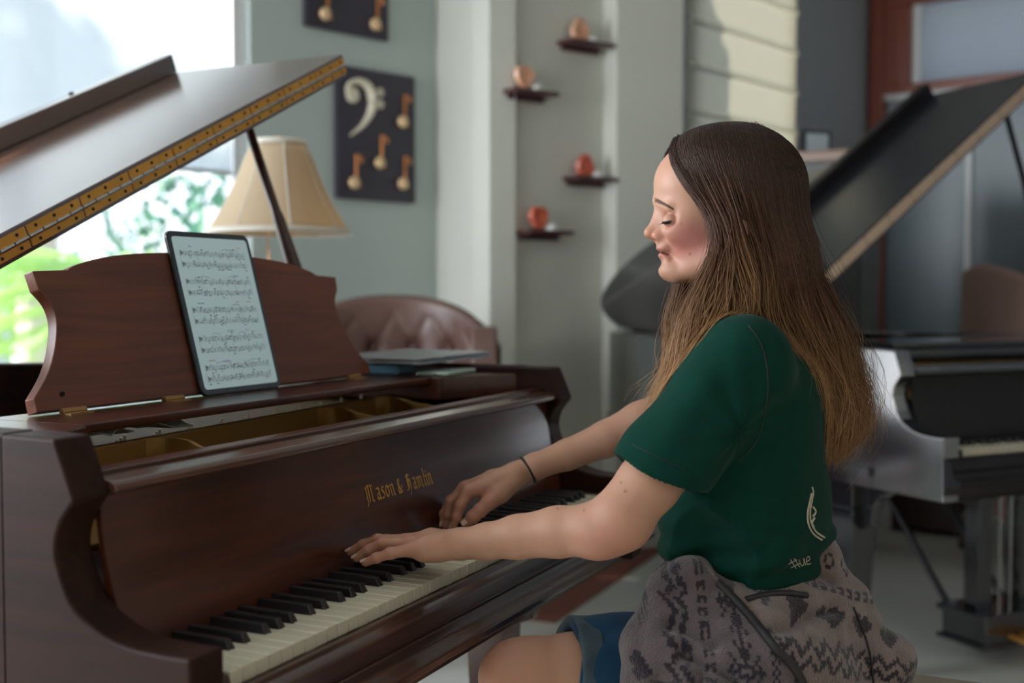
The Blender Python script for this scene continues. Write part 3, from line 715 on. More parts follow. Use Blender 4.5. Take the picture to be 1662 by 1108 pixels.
# ------------------------------------------------------------------ tablet with sheet music
kL = .27; ang = math.atan(kL)
tab = empty('tablet', (.630, .4665, .9862)); tab.rotation_euler = (-ang, 0, 0)
tag(tab, 'large dark-framed tablet showing sheet music, propped on the music desk', 'tablet')
def rrect(w_, h_, r_, y, n=6, x0=0, z0=0):
    out = []
    for cx, cz, a_ in ((w_/2-r_, r_, -90), (w_/2-r_, h_-r_, 0), (-w_/2+r_, h_-r_, 90), (-w_/2+r_, r_, 180)):
        for i in range(n+1):
            t_ = R(a_+90*i/n); out.append((x0+cx+r_*math.cos(t_), y, z0+cz+r_*math.sin(t_)))
    return out
TWD, THT = .218, .284
MB().prism(rrect(TWD, THT, .014, 0), (0, .0062, 0)).build('body', 'tablet_edge', tab, bevel=.0012)
MB().prism(rrect(TWD-.003, THT-.003, .013, -.0004, z0=.0015), (0, .0006, 0)).build('bezel', 'glass_dark', tab)
scn = MB().prism(rrect(TWD-.020, THT-.020, .006, -.0010, z0=.010), (0, .0006, 0)).build('screen', 'screen', tab)
ink = {k_: MB() for k_ in ('ink', 'ink_grey', 'ink_blue', 'ink_orange', 'ink_purple', 'ink_green')}
def rect(mb, x, z, w_, h_, y=-.0014, sh_=0):
    mb.add([(x, y, z), (x+w_, y, z+sh_), (x+w_, y, z+h_+sh_), (x, y, z+h_)], [(0, 1, 2, 3)])
rs = random.Random(21)
for sy in range(5):
    zt = THT-.036-sy*.0498
    x0_, x1_ = (-.088, .084)
    for st_ in (0, 1):
        zb = zt-st_*.0195
        for l_ in range(5): rect(ink['ink_grey'], x0_, zb-l_*.0017, x1_-x0_, .00035)
        rect(ink['ink'], x0_+.002, zb-.0075, .0012, .010); rect(ink['ink'], x0_+.004, zb-.005, .0016, .005); rect(ink['ink'], x0_+.0065, zb-.0035, .001, .004); rect(ink['ink'], x0_+.0085, zb-.005, .001, .004)
        x = x0_+.014
        while x < x1_-.004:
            if rs.random() < .8:
                zn = zb-rs.uniform(-.002, .0085); rect(ink['ink'], x, zn, .0019, .0014)
                if rs.random() < .75:
                    up_ = rs.choice((-1, 1)); rect(ink['ink'], x+(.0017 if up_ > 0 else 0), min(zn, zn+up_*.0055), .0004, .0055)
                    if rs.random() < .4: rect(ink['ink'], x, zn+up_*.0055, .006, .0010, sh_=rs.uniform(-.001, .001))
                if rs.random() < .3: rect(ink['ink'], x, zn-.003, .0017, .0013)
            x += rs.uniform(.0028, .0062)
    for b_ in range(5): rect(ink['ink_grey'], x0_+b_*(x1_-x0_)/4-(.0004 if b_ else 0), zt-.0265, .0005, .028)
    for _ in range(2):
        xa = rs.uniform(x0_+.02, x1_-.05); wa = rs.uniform(.015, .04)
        for i in range(10): rect(ink['ink'], xa+wa*i/10, zt+.0035+.0028*math.sin(math.pi*i/10), wa/10, .0004, sh_=.0028*(math.sin(math.pi*(i+1)/10)-math.sin(math.pi*i/10)))
def scrib(kind, x, z, n, wd_=.0022):
    xx = x
    for i in range(n):
        hh = rs.uniform(.0018, .0036); rect(ink[kind], xx, z, .0006, hh); rect(ink[kind], xx, z+hh*.5*rs.random(), wd_, .0006, sh_=rs.uniform(-.0015, .0015)); xx += wd_
T0 = THT-.036
for kind, x, dz, n_ in (('ink_blue', -.062, .008, 4), ('ink_orange', .066, .0085, 5), ('ink_blue', .040, -.0430, 7), ('ink_blue', -.070, -.092, 7), ('ink_orange', .032, -.0905, 4), ('ink_orange', .060, -.090, 6),
                        ('ink_green', -.010, -.1415, 9), ('ink_purple', .040, -.1415, 5), ('ink_orange', -.075, -.1915, 8), ('ink_purple', -.038, -.194, 10)): scrib(kind, x, T0+dz, n_)
rect(ink['ink'], -.085, .017, .004, .002); rect(ink['ink_grey'], .070, .020, .009, .001)
for k_, mb in ink.items(): mb.build('notation', k_, scn, fix=False)

# laptop, phone, case on the treble block
lp = empty('laptop', (1.060, .365, 1.0095)); tag(lp, 'closed dark silver laptop lying across the treble end of the brown piano', 'laptop')
MB().prism([(x, y, 0) for x, _, y in rrect(.34, .23, .012, 0, x0=.17)], (0, 0, .007)).build('base', 'silver', lp, bevel=.002)
MB().prism([(x, y, .0078) for x, _, y in rrect(.34, .23, .012, 0, x0=.17)], (0, 0, .006)).build('display_lid', 'silver', lp, bevel=.002)
for x, y in ((.1, .03), (.30, .03), (.10, .20), (.30, .20)): MB().tube([(x, y, -.002), (x, y, 0)], .007, 10).build('foot', 'felt_black', lp)
ph = empty('phone', (1.142, .337, .9855)); tag(ph, 'pale green phone lying beneath the laptop, camera end toward the keys', 'phone')
MB().prism([(x, y, 0) for x, _, y in rrect(.075, .15, .012, 0)], (0, 0, .0085)).build('body', 'phone_green', ph, bevel=.003)
MB().tube([(.012, -.0005, .004), (.012, .001, .004)], .0018, 8).build('port', 'felt_black', ph)
ph.rotation_euler = (0, 0, R(-88)); ph.location = (1.10, .36, .9855)
dk = MB().box((0, 0, 0), (.07, .12, .022)).build('charger_case', 'case_blue', bevel=.006); dk.location = (1.09, .43, .9855); tag(dk, 'small blue charging case under the laptop beside the phone', 'case')

# ------------------------------------------------------------------ lamp, table, chairs, art, shelves
lc = CF(455, 3.42)
lamp = empty('table_lamp', (lc[0], lc[1], .62)); tag(lamp, 'table lamp with cream bell shade standing behind the brown piano', 'lamp')
zb = ZY(380, 3.42)-.62; zt = ZY(226, 3.42)-.62
bell = [(115, 378), (104, 362), (88, 335), (72, 305), (60, 275), (50, 250), (43, 236)]
sp_ = 3.42/FPX
seg = 64; shp = MB(); gg = []
for hx_, yy_ in bell:
    row = []
    for j in range(seg+1):
        a_ = 2*math.pi*j/seg; fl = 1-.025*abs(math.sin(4*a_)); row.append((hx_*sp_*fl*math.cos(a_), hx_*sp_*fl*math.sin(a_), ZY(yy_, 3.42)-.62))
    gg.append(row)
shp.grid(gg).build('lamp_shade', 'lampshade', lamp, smooth=True, solid=.002)
MB().lathe([(116*sp_, ZY(380, 3.42)-.62), (113*sp_, ZY(372, 3.42)-.62)], n=48, cap=False).build('shade_trim', 'shade_band', lamp, solid=.003, smooth=True)
MB().lathe([(44*sp_, ZY(237, 3.42)-.62), (43*sp_, ZY(229, 3.42)-.62)], n=48, cap=False).build('shade_trim', 'shade_band', lamp, solid=.003, smooth=True)
for j in range(8):
    a_ = 2*math.pi*j/8
    MB().tube([(hx_*sp_*math.cos(a_)*1.004, hx_*sp_*math.sin(a_)*1.004, ZY(yy_, 3.42)-.62) for hx_, yy_ in bell], .0022, 6).build('shade_seam', 'shade_band', lamp, smooth=True)
MB().lathe([(.075, 0), (.075, .02), (.03, .04), (.035, .10), (.075, .22), (.08, .32), (.05, .42), (.015, .47), (.01, .55), (.008, .62)], n=32).build('lamp_base', 'ceramic', lamp, smooth=True)
MB().tube([(-.05, 0, .60), (-.06, 0, .75), (-.02, 0, .93), (0, 0, .96)], .003, 6).tube([(.05, 0, .60), (.06, 0, .75), (.02, 0, .93), (0, 0, .96)], .003, 6).build('harp', 'brass', lamp)
MB().lathe([(.012, .955), (.014, .965), (.004, .985)], n=12).build('finial', 'brass', lamp)
st = empty('side_table', (lc[0], lc[1], 0)); tag(st, 'small round dark side table under the bell-shaded lamp', 'table')
MB().lathe([(.20, .59), (.21, .60), (.21, .615), (.20, .62)], n=40).build('table_top', 'dark_brown', st)
MB().lathe([(.03, .05), (.03, .2), (.05, .3), (.025, .4), (.03, .59)], n=20).build('pedestal', 'dark_brown', st)
for j in range(3):
    a_ = 2.1*j; MB().tube([(.02*math.cos(a_), .02*math.sin(a_), .12), (.12*math.cos(a_), .12*math.sin(a_), .09), (.22*math.cos(a_), .22*math.sin(a_), .02)], [.022, .02, .016], 8).build('leg', 'dark_brown', st)

def tufted_chair(center, face, label, m, H_=1.14, wd_=.72, scale=1.0):
    "wing-sided tufted armchair; local +y is the back, faces -y"
    t = empty('tufted_armchair', (center[0], center[1], 0), face); tag(t, label, 'armchair', None)
    t.scale = (scale,)*3
    # curved back grid with button dimples
    btn = []
    for r_ in range(4):
        n_ = 5 if r_ % 2 == 0 else 4
        for c_ in range(n_): btn.append(((c_-(n_-1)/2)*.15, .56+r_*.13))
    def shape(a_, z, th_):
        rad = .36; x = rad*math.sin(a_)*1.0; y = rad*math.cos(a_)
        return x, y
    rows = []; NA, NZ = 72, 44
    for i in range(NZ+1):
        v = i/NZ; row = []
        for j in range(NA+1):
            u = j/NA*2-1; a_ = u*1.35
            zt_ = H_-.16*abs(u)**2.2-.04*(abs(u) > .92)*0
            z = .42+(zt_-.42)*v
            arc = a_*.36; d = 0
            for bx, bz in btn:
                dd = (arc-bx)**2+(z-bz)**2
                d += .030*math.exp(-dd/.0007)+.012*math.exp(-dd/.005)
                for sx__ in (-1, 1):
                    px_, pz_ = bx+sx__*.0375, bz+.0325
            # diagonal pleats
            p1 = abs(((arc/.15+(z-.56)/.26)+.0) % 1-.5); p2 = abs(((arc/.15-(z-.56)/.26)) % 1-.5)
            d += .008*math.exp(-((.5-p1)/.07)**2)*(v < .93)+.008*math.exp(-((.5-p2)/.07)**2)*(v < .93)
            r_ = .32+d-.05*math.sin(min(1, v*1.05)*math.pi*.5)*0
            row.append((r_*math.sin(a_)*1.03, r_*math.cos(a_)*.85, z))
        rows.append(row)
    top = [(x*1.10, y*1.13, z+.012) for x, y, z in rows[-1]]; out1 = [(x*1.22, y*1.27, z-.015) for x, y, z in rows[-1]]; out2 = [(x*1.22, y*1.28, .36) for x, y, z in rows[-1]]
    MB().grid(rows+[top, out1, out2]).build('backrest', m, t, smooth=True, fix=False)
    for bx, bz in btn:
        a_ = bx/.36
        if bz > H_-.1: continue
        MB().tube([(.355*math.sin(a_)*1.03, .355*math.cos(a_)*.85, bz), (.340*math.sin(a_)*1.03, .340*math.cos(a_)*.85, bz)], .010, 10).build('button', m, t)
    for s_ in (-1, 1):
        pr_ = [(-.36, .36), (.06, .36), (.06, H_-.17), (.02, H_-.10), (-.05, H_-.13), (-.10, H_-.28), (-.14, .66), (-.30, .62), (-.36, .56)]
        pr_ = [pr_[0], pr_[1]]+[tuple(q) for q in crom(pr_[2:], 5)]
        MB().px(pr_, s_*.33-.045, s_*.33+.045).build('wing', m, t, bevel=.028)
    MB().box((-.30, -.34, .36), (.30, .22, .47)).build('seat_cushion', m, t, bevel=.03)
    MB().box((-.35, -.34, .22), (.35, .28, .37)).build('seat_frame', m, t, bevel=.012)
    for x in (-.30, .30):
        for y in (-.30, .24): MB().lathe([(.016, 0), (.022, .02), (.014, .05), (.03, .13), (.034, .22)], (x, y, 0), n=14).build('leg', 'dark_brown', t, smooth=True)
    return t
cc = CF(632, 4.12)
tufted_chair((cc[0]-.0, cc[1]), R(-62), 'brown tufted leather armchair behind the brown piano, a sunlit wing', 'leather_brown', H_=1.135)
cc = CF(1705, 5.0)
tufted_chair((cc[0], cc[1]), R(25), 'pinkish tufted armchair behind the black piano at the right edge', 'leather_pink', H_=1.26)

def board(t0, t1, z0, z1, label, notes, clef):
    o_ = empty('music_note_board', APT((t0+t1)/2, .0, (z0+z1)/2)); tag(o_, label, 'wall art', 'black music boards on the wall')
    p = APT(t0, .001, z0); iv = Matrix.Translation(-o_.location)
    MB().obox(p, APT(t1, .001, z0)-p, APT(t0, .022, z0)-p, (0, 0, z1-z0)).xf(iv).build('board', 'art_board', o_, bevel=.003)
    W_, H__ = t1-t0, z1-z0   # note: t runs leftwards
    def Q(u, v, off): return APT(t1-u*W_, off, z0+v*H__)
    for (u, v) in notes:
        n_ = MB(); c_ = Q(u, v, .034); dirn = Q(u, v, 1)-Q(u, v, 0)
        n_.tube([Q(u, v, .022), Q(u, v, .034), Q(u, v, .046), Q(u, v, .05)], [.006, .026, .026, .012], 16); n_.xf(iv).build('note_head', 'knob_gold', o_, smooth=True)
        s_ = MB(); s_.tube([Q(u+.05, v-.01, .028), Q(u+.055, v+.22, .026)], .007, 6); s_.tube(crom([Q(u+.05, v+.21, .026), Q(u+.09, v+.20, .035), Q(u+.10, v+.17, .04), Q(u+.07, v+.16, .045)], 4), .006, 6); s_.tube([Q(u+.10, v-.02, .026), Q(u+.02, v-.02, .026)], .006, 6)
        s_.xf(iv).build('note_stem', 'copper', o_)
    if clef:
        cl = [(.115, .80, .03), (.16, .735, .05), (.22, .745, .050), (.245, .80, .035), (.20, .86, .022), (.13, .855, .016), (.12, .79, .014)]
        # bulb
        bpt = crom([(.20, .80), (.20, .80)], 1)
        ms = MB()
        ring = [(u, v) for u, v in crom([(.115, .80), (.15, .865), (.26, .895), (.38, .86), (.43, .76), (.40, .66), (.30, .56), (.15, .475)], 8)]
        wds = np.interp(np.linspace(0, 1, len(ring)), [0, .2, .45, .6, .85, 1], [.012, .014, .030, .030, .014, .004])
        ms.tube([Q(u, v, .028) for u, v in ring], list(wds*.75), 10)
        ms.tube([Q(.19, .785, .022), Q(.19, .785, .030), Q(.19, .785, .036)], [.034, .034, .02], 18)
        for u, v in ((.525, .835), (.525, .745)): ms.tube([Q(u, v, .022), Q(u, v, .032), Q(u, v, .036)], [.020, .020, .012], 14)
        ms.xf(iv).build('bass_clef', 'cream_paint', o_)
ta0 = .15; ta1 = .585
board(ta0, ta1, 1.55, 2.105, 'black wall board with a cream bass clef and four gold notes', [(.80, .63), (.50, .29), (.18, .12), (.80, .145)], True)
board(.30, .74, 2.24, 2.80, 'black music board higher on the wall, only its lower edge with two notes in view', [(.20, .10), (.80, .10), (.5, .4)], False)

eS = (K3-K2)/np.linalg.norm(K3-K2); nS = np.array([eS[1], -eS[0], 0])
if (CAM-K2)@nS < 0: nS = -nS
nS[2] = 0
LS = np.linalg.norm((K3-K2)[:2])
def sS(px):
    best = 0
    for i in range(1001):
        q = K2+(K3-K2)*i/1000*1.2; d = q-CAM; d[2] = 0; xx = 831+FPX*(d@_rt)/(d@_fw)
        if xx >= px: return LS*i/1000*1.2
    return LS
for px0, px1, yy, ma, lab in ((897, 976, 66, 'agate_peach', 'topmost'), (808, 888, 157, 'agate_peach', 'second from the top'), (906, 984, 286, 'agate_red', 'third from the top'), (830, 912, 377, 'agate_red', 'lowest')):
    u0, u1 = sS(px0+6), sS(px1-4); Dm = 5.05; z = ZY(yy, Dm)
    if u1-u0 < .15: u1 = u0+.20
    sh_ = empty('wall_shelf', K2+eS*(u0+u1)/2+np.array([0, 0, z])); iv = Matrix.Translation(-sh_.location)
    tag(sh_, 'small dark floating wall shelf, %s of the four' % lab, 'shelf', 'small floating shelves')
    p = K2+eS*u0+np.array([0, 0, z-.011]); MB().obox(p, eS*(u1-u0), nS*.10, (0, 0, .018)).xf(iv).build('plank', 'shelf_wood', sh_, bevel=.002)
    MB().obox(p+eS*.02, eS*(u1-u0-.04), nS*.02, (0, 0, -.02)).xf(iv).build('bracket', 'shelf_wood', sh_)
    # sliced geode with rough rim
    gq = MB(); rg = random.Random(int(yy)); c0 = K2+eS*(u0+(u1-u0)*.34)+nS*.055+np.array([0, 0, z+.042+.007])
    ring1 = []; ring2 = []; mid = []
    for j in range(26):
        a_ = 2*math.pi*j/26; rr = .050*(1+.10*math.sin(3*a_+yy)+rg.uniform(-.05, .05)); e_ = eS*math.cos(a_)*rr+np.array([0, 0, 1.])*math.sin(a_)*rr
        ring1.append(c0+e_*.86+nS*.013); mid.append(c0+e_); ring2.append(c0+e_*.8-nS*.02)
    bot = min(q[2] for q in mid); dz_ = z+.007-bot
    gq.grid([[q+np.array([0, 0, dz_]) for q in r_+[r_[0]]] for r_ in ([c0+nS*.008]*26, ring1, mid, ring2, [c0-nS*.025]*26)])
    o = gq.build('geode', ma, fix=False, smooth=False); tag(o, ('peach' if 'peach' in ma else 'red')+' geode slice standing on the %s wall shelf' % lab, 'geode', 'geodes on the wall shelves')
    cc_ = MB(); c1 = K2+eS*(u0+(u1-u0)*.62)+nS*.06+np.array([0, 0, z+.0075])
    pts6 = [c1+eS*.034*math.cos(a_)+nS*.022*math.sin(a_) for a_ in np.linspace(0, 2*math.pi, 7)[:-1]]
    apex = c1+np.array([0, 0, .034])+eS*.006; up6 = [q*.75+(c1)*.25+np.array([0, 0, .022]) for q in pts6]
    cc_.add(pts6+up6+[apex], [tuple(range(6))]+[(i, (i+1) % 6, 6+(i+1) % 6, 6+i) for i in range(6)]+[(6+i, 6+(i+1) % 6, 12) for i in range(6)])
    o = cc_.build('white_crystal', 'crystal_white'); tag(o, 'small white crystal beside the geode on the %s wall shelf' % lab, 'crystal', 'crystals on the wall shelves')

# cabinet with picture frame, chest
cb0 = CF(1283, 5.3); cb1 = CF(1400, 5.15); e_ = (cb1-cb0); L_c = np.linalg.norm(e_); e_ /= L_c; n_ = np.array([-e_[1], e_[0], 0]); n_ = n_ if n_@(CAM-cb0)*0+n_[0] > 0 else -n_
cab = empty('tall_cabinet', cb0); tag(cab, 'tall grey cabinet with brown wooden top behind the woman and the black piano lid', 'cabinet'); iv = Matrix.Translation(-cab.location)
zc = ZY(262, 5.2)
MB().obox(cb0, e_*L_c, n_*.35, (0, 0, zc)).xf(iv).build('body', 'cabinet_grey', cab, bevel=.004)
MB().obox(cb0-n_*.02-e_*.02+np.array([0, 0, zc]), e_*(L_c+.04), n_*.39, (0, 0, .05)).xf(iv).build('top_board', 'cabinet_top', cab, bevel=.004)
MB().obox(cb0-n_*.012+e_*.03+np.array([0, 0, .1]), e_*(L_c-.06), n_*.012, (0, 0, zc-.16)).xf(iv).build('door', 'cabinet_grey', cab, bevel=.003)
pf0 = CF(1300, 5.35, zc+.0505); pf1 = CF(1346, 5.42, zc+.0505); ef = pf1-pf0
pf = empty('picture_frame', pf0); tag(pf, 'small black picture frame with window light painted as a pale photo standing on the tall cabinet', 'picture frame'); iv = Matrix.Translation(-pf.location)
MB().obox(pf0, ef, (ef[1]*-.1, ef[0]*.1, 0), (0, 0, .105)).xf(iv).build('frame', 'black_satin', pf, bevel=.003)
nf = np.array([ef[1], -ef[0], 0]); nf /= np.linalg.norm(nf); nf = nf if nf@(CAM-pf0) > 0 else -nf
MB().obox(pf0+ef*.12+nf*.003+np.array([0, 0, .014]), ef*.76, -nf*.002, (0, 0, .078)).xf(iv).build('reflection', 'painted_reflection', pf)  # pale blue base colour stands in for the window reflected in the glass
h0 = CF(1450, 5.7); h1_ = CF(1580, 5.5); e_ = h1_-h0; n_ = np.array([-e_[1], e_[0], 0])/np.linalg.norm(e_)
ch = empty('wooden_chest', h0); tag(ch, 'dark brown wooden chest on the floor seen under the black piano', 'chest'); iv = Matrix.Translation(-ch.location)
MB().obox(h0+np.array([0, 0, .02]), e_, n_*.35, (0, 0, .33)).xf(iv).build('body', 'dark_brown', ch, bevel=.01)
MB().obox(h0+np.array([0, 0, .352]), e_, n_*.35, (0, 0, .05)).xf(iv).build('chest_lid', 'dark_brown', ch, bevel=.012)
MB().obox(h0+np.array([0, 0, 0]), e_*.2, n_*.35, (0, 0, .02)).obox(h0+e_*.8, e_*.2, n_*.35, (0, 0, .02)).xf(iv).build('foot', 'dark_brown', ch)
rg_ = MB().obox((2.75, .78, .0005), (1.6, .02, 0), (0, .24, 0), (0, 0, .005)).build('floor_strip', 'strip_red'); tag(rg_, 'narrow reddish strip on the pale floor beyond the brown piano keyboard', 'rug')  # thin reddish strip laid along the floor

# bench
bn = empty('piano_bench', (.68, -.42, 0)); tag(bn, 'upholstered beige piano bench the woman sits on', 'bench')
MB().box((-.37, -.30, .46), (.37, .17, .52)).build('cushion', 'upholstery', bn, bevel=.018)
MB().box((-.36, -.29, .39), (.36, .16, .46)).build('bench_frame', 'mahogany', bn, bevel=.006)
for x in (-.32, .32):
    for y in (-.25, .12): MB().lathe([(.014, 0), (.018, .05), (.028, .39)], (x, y, 0), n=12).build('leg', 'mahogany', bn, smooth=True)
# ------------------------------------------------------------------ the woman
def Hd(x, y, w=0., D0=1.8): return P(x, y, D0-w)
Bc = np.stack([-_rt, _up, -_fw], 1)           # columns: towards image left, up, towards viewer
def tilt(a):                                   # rotate the left/up plane by a
    c_, s_ = math.cos(a), math.sin(a)
    return np.stack([Bc[:, 0]*c_+Bc[:, 1]*s_, -Bc[:, 0]*s_+Bc[:, 1]*c_, Bc[:, 2]], 1)
def E_(x, y, w, r, k=.012, a=0, sub=False, D0=1.8): return ell(Hd(x, y, w, D0), r, k, tilt(a), sub)
def C_(a, b, ra, rb, k=.012, D0=1.8): return cone(Hd(*a, D0), Hd(*b, D0), ra, rb, k)
head = [
    E_(1178, 306, 0, (.098, .086, .074), .02),
    E_(1116, 300, 0, (.0505, .054, .058), .02),
    E_(1124, 350, 0, (.050, .058, .056), .015),
    E_(1126, 388, .0, (.040, .052, .050), .015),
    C_((1165, 420, .050), (1102, 444, .012), .015, .013, .02),
    C_((1165, 420, -.050), (1102, 444, -.012), .015, .013, .02),
    E_(1090, 439, 0, (.0200, .0165, .021), .012),
    E_(1104, 372, .036, (.024, .020, .014), .016), E_(1104, 372, -.036, (.024, .020, .014), .016),
    E_(1086, 357, .034, (.013, .0125, .014), .010, sub=True), E_(1086, 357, -.034, (.013, .0125, .014), .010, sub=True),
    C_((1071, 326, .004), (1087, 335, .036), .0075, .0055, .012), C_((1071, 326, -.004), (1087, 335, -.036), .0075, .0055, .012),
    E_(1089, 358, .032, (.0125, .0110, .0125), .003), E_(1089, 358, -.032, (.0125, .0110, .0125), .003),
    C_((1074, 338, 0), (1060, 369, 0), .0066, .0072, .010),
    C_((1078, 352, 0), (1074, 380, 0), .012, .014, .012),
    E_(1054.5, 377, 0, (.0088, .0078, .0085), .006),
    C_((1055, 380, 0), (1072, 389, 0), .0062, .0060, .006),
    E_(1069, 383, .0108, (.0085, .0072, .0048), .005), E_(1069, 383, -.0108, (.0085, .0072, .0048), .005),
    E_(1062, 390.5, .006, (.005, .0018, .0028), .002, sub=True),
    E_(1080, 400, 0, (.0125, .012, .018), .008),
    E_(1072.5, 405.2, 0, (.0074, .0036, .0140), .003, a=.42),
    E_(1075.5, 414.8, 0, (.0070, .0044, .0125), .003, a=.2),
    E_(1084, 422, 0, (.010, .0070, .016), .008),
    E_(1068, 427, 0, (.0040, .0040, .016), .006, sub=True),
    E_(1075, 410.6, 0, (.0135, .0010, .021), .002, a=.38, sub=True),
    E_(1089, 418, .019, (.0032, .0032, .003), .006, sub=True),
    # neck
    C_((1178, 385, 0), (1212, 540, 0), .053, .060, .03),
]
# ear as a rim with a hollow, near side and far side
for s_ in (1, -1):
    er = [(1196, 366), (1201, 359), (1208, 364), (1210, 378), (1206, 393), (1199, 404), (1193, 409)]
    for p_, q_ in zip(er[:-1], er[1:]): head.append(C_((*p_, s_*.091), (*q_, s_*.091), .0045, .0045, .003))
    head.append(E_(1200, 383, s_*.080, (.008, .019, .012), .006))
# arms: left (near) and right
def chain(pts, k=.014):
    return [cone(P(*a[:3]), P(*b[:3]), a[3], b[3], k) for a, b in zip(pts[:-1], pts[1:])]
armL = chain([(1200, 590, 1.66, .052), (1120, 700, 1.645, .048), (1052, 785, 1.615, .0425), (1002, 842, 1.60, .0385), (960, 860, 1.61, .0355), (905, 863, 1.63, .0345), (840, 871, 1.65, .0300), (790, 878, 1.665, .0250), (748, 883, 1.675, .0215)], .008)
armL.append(ell(P(975, 872, 1.598), (.022, .014, .018), .03, Bc))       # elbow point
armL += chain([(1015, 850, 1.60, .030), (985, 868, 1.598, .021)], .03)
armR = chain([(1245, 600, 2.0, .050), (1150, 640, 2.01, .046), (1090, 668, 2.02, .0400), (1040, 688, 2.02, .0375), (985, 712, 2.015, .0310), (920, 738, 2.01, .0255), (868, 757, 2.0, .0220), (838, 770, 1.995, .0205)], .008)
handL = []
handL += chain([(748, 883, 1.675, .0205), (715, 886, 1.668, .0190), (690, 889, 1.662, .0160), (668, 891, 1.662, .0102)], .008)
handL += chain([(748, 880, 1.68, .019), (700, 879, 1.685, .0158), (664, 883, 1.690, .0103)], .008)
handL += chain([(748, 880, 1.69, .018), (700, 875, 1.705, .0150), (660, 878, 1.715, .0103)], .008)
handL += chain([(742, 882, 1.70, .017), (705, 876, 1.73, .0140), (668, 878, 1.740, .0103)], .008)
handL.append(ell(P(706, 897, 1.664), (.028, .0115, .016), .010, tilt(-.12)))
fingL = [[(668, 891, 1.662, .0096), (634, 897.5, 1.665, .0079), (611, 905, 1.668, .0070), (593, 912.5, 1.673, .0060)],
         [(664, 883, 1.690, .0102), (620, 881, 1.695, .0084), (598, 892, 1.698, .0074), (579, 905, 1.702, .0062)],
         [(660, 878, 1.715, .0104), (613, 876.5, 1.722, .0087), (590, 884, 1.730, .0076), (569, 895, 1.735, .0063)],
         [(668, 878, 1.740, .0104), (627, 877, 1.750, .0087), (606, 884, 1.757, .0076), (590, 893, 1.760, .0064)],
         [(725, 884, 1.70, .015), (700, 890, 1.74, .0125), (676, 892, 1.765, .0102), (656, 894, 1.78, .0082)]]
handR = []
handR += chain([(838, 770, 1.985, .0205), (800, 785, 1.972, .0180), (760, 797, 1.965, .0118)], .008)
handR += chain([(838, 770, 1.995, .020), (800, 780, 1.99, .0175), (755, 792, 1.988, .0118)], .008)
handR += chain([(838, 772, 2.005, .018), (800, 782, 2.01, .0165), (758, 794, 2.01, .0112)], .008)
handR += chain([(838, 776, 2.01, .016), (800, 786, 2.03, .0150), (762, 799, 2.032, .0105)], .008)
handR += chain([(832, 782, 1.975, .017), (812, 800, 1.962, .0155), (795, 814, 1.958, .0125)], .008)
fingR = [[(760, 797, 1.965, .0112), (747, 820, 1.958, .0088), (741, 839, 1.957, .0076), (735, 856, 1.958, .0064)],
         [(755, 792, 1.988, .0112), (732, 814, 1.985, .0088), (727, 836, 1.983, .0076), (726, 853, 1.984, .0064)],
         [(758, 794, 2.01, .0106), (731, 812, 2.005, .0084), (720, 834, 1.99, .0072), (719, 850, 1.985, .0062)],
         [(762, 799, 2.032, .0098), (738, 818, 2.025, .0076), (730, 836, 2.01, .0066), (728, 848, 2.005, .0056)],
         [(797, 812, 1.958, .0128), (779, 828, 1.955, .0112), (768, 838, 1.954, .0105), (758, 847.5, 1.956, .0082)]]
def fingers(fs):
    o = []
    for f in fs:
        for i, (a, b) in enumerate(zip(f[:-1], f[1:])): o.append(cone(P(*a[:3]), P(*b[:3]), a[3], b[3], .0035 if i else .006))
        for q in f[1:3]: o.append(ell(P(*q[:3]), (q[3]*1.08,)*3, .003))
    return o
legs = chain([(1160, 1135, 1.80, .090), (1050, 1112, 1.76, .080), (930, 1102, 1.73, .066), (870, 1100, 1.72, .057), (838, 1098, 1.715, .048)], .01)
legs += chain([(838, 1100, 1.715, .048), (850, 1170, 1.72, .050), (880, 1330, 1.74, .048), (900, 1480, 1.76, .032)], .03)
kneeR = CAM+np.array([0, 0, 0])
legs += [cone((.93, -.36, .56), (.92, .0, .47), .080, .052, .02), cone((.92, .0, .47), (.90, .18, .10), .048, .034, .02)]
torso = [ell((.765, -.375, .90), (.140, .088, .16), .04), ell((.765, -.36, .70), (.150, .105, .12), .04), ell((.765, -.375, 1.00), (.150, .080, .07), .04)]
feet = []
fl_ = P(900, 1480, 1.76)
feet += [cone((fl_[0], fl_[1], fl_[2]), (fl_[0], fl_[1]+.01, .08), .032, .034, .02), cone((fl_[0], fl_[1], .045), (fl_[0]-.01, fl_[1]+.15, .03), .040, .028, .02),
         cone((.90, .18, .10), (.90, .16, .045), .034, .036, .02), cone((.90, .15, .045), (.90, .32, .035), .040, .028, .02)]
prims = head+torso+armL+armR+handL+handR+fingers(fingL)+fingers(fingR)+legs+feet
woman = empty('person', (.765, -.36, 0))
tag(woman, 'woman with long brown hair and green t-shirt seated playing the brown piano', 'person')
IW = np.array([.765, -.36, 0])
V, Fq = sdf_mesh(prims, (.25, -.75, 0), (1.35, .40, 1.45), .0022)
V = relax(V, Fq, 1, .35)
def lerp(c0, c1, t): return c0+(np.array(c1)-c0)*t[:, None]
def spot(V, c, r, p=1.0): return np.exp(-(((V-np.array(c))/np.array(r))**2).sum(1))*p
col = np.tile(np.array([.47, .245, .160]), (len(V), 1))
col = lerp(col, (.43, .215, .145), np.clip(.5+.5*hsh(V, 30), 0, 1)*.35)
Q_ = (V-Hd(1118, 390, .045))@Bc
bl_ = np.exp(-((Q_[:, 0]/.030)**2+((Q_[:, 1])/.026)**2+(Q_[:, 2]/.06)**2))
col = lerp(col, (.46, .13, .125), np.clip(bl_*.85, 0, .62))
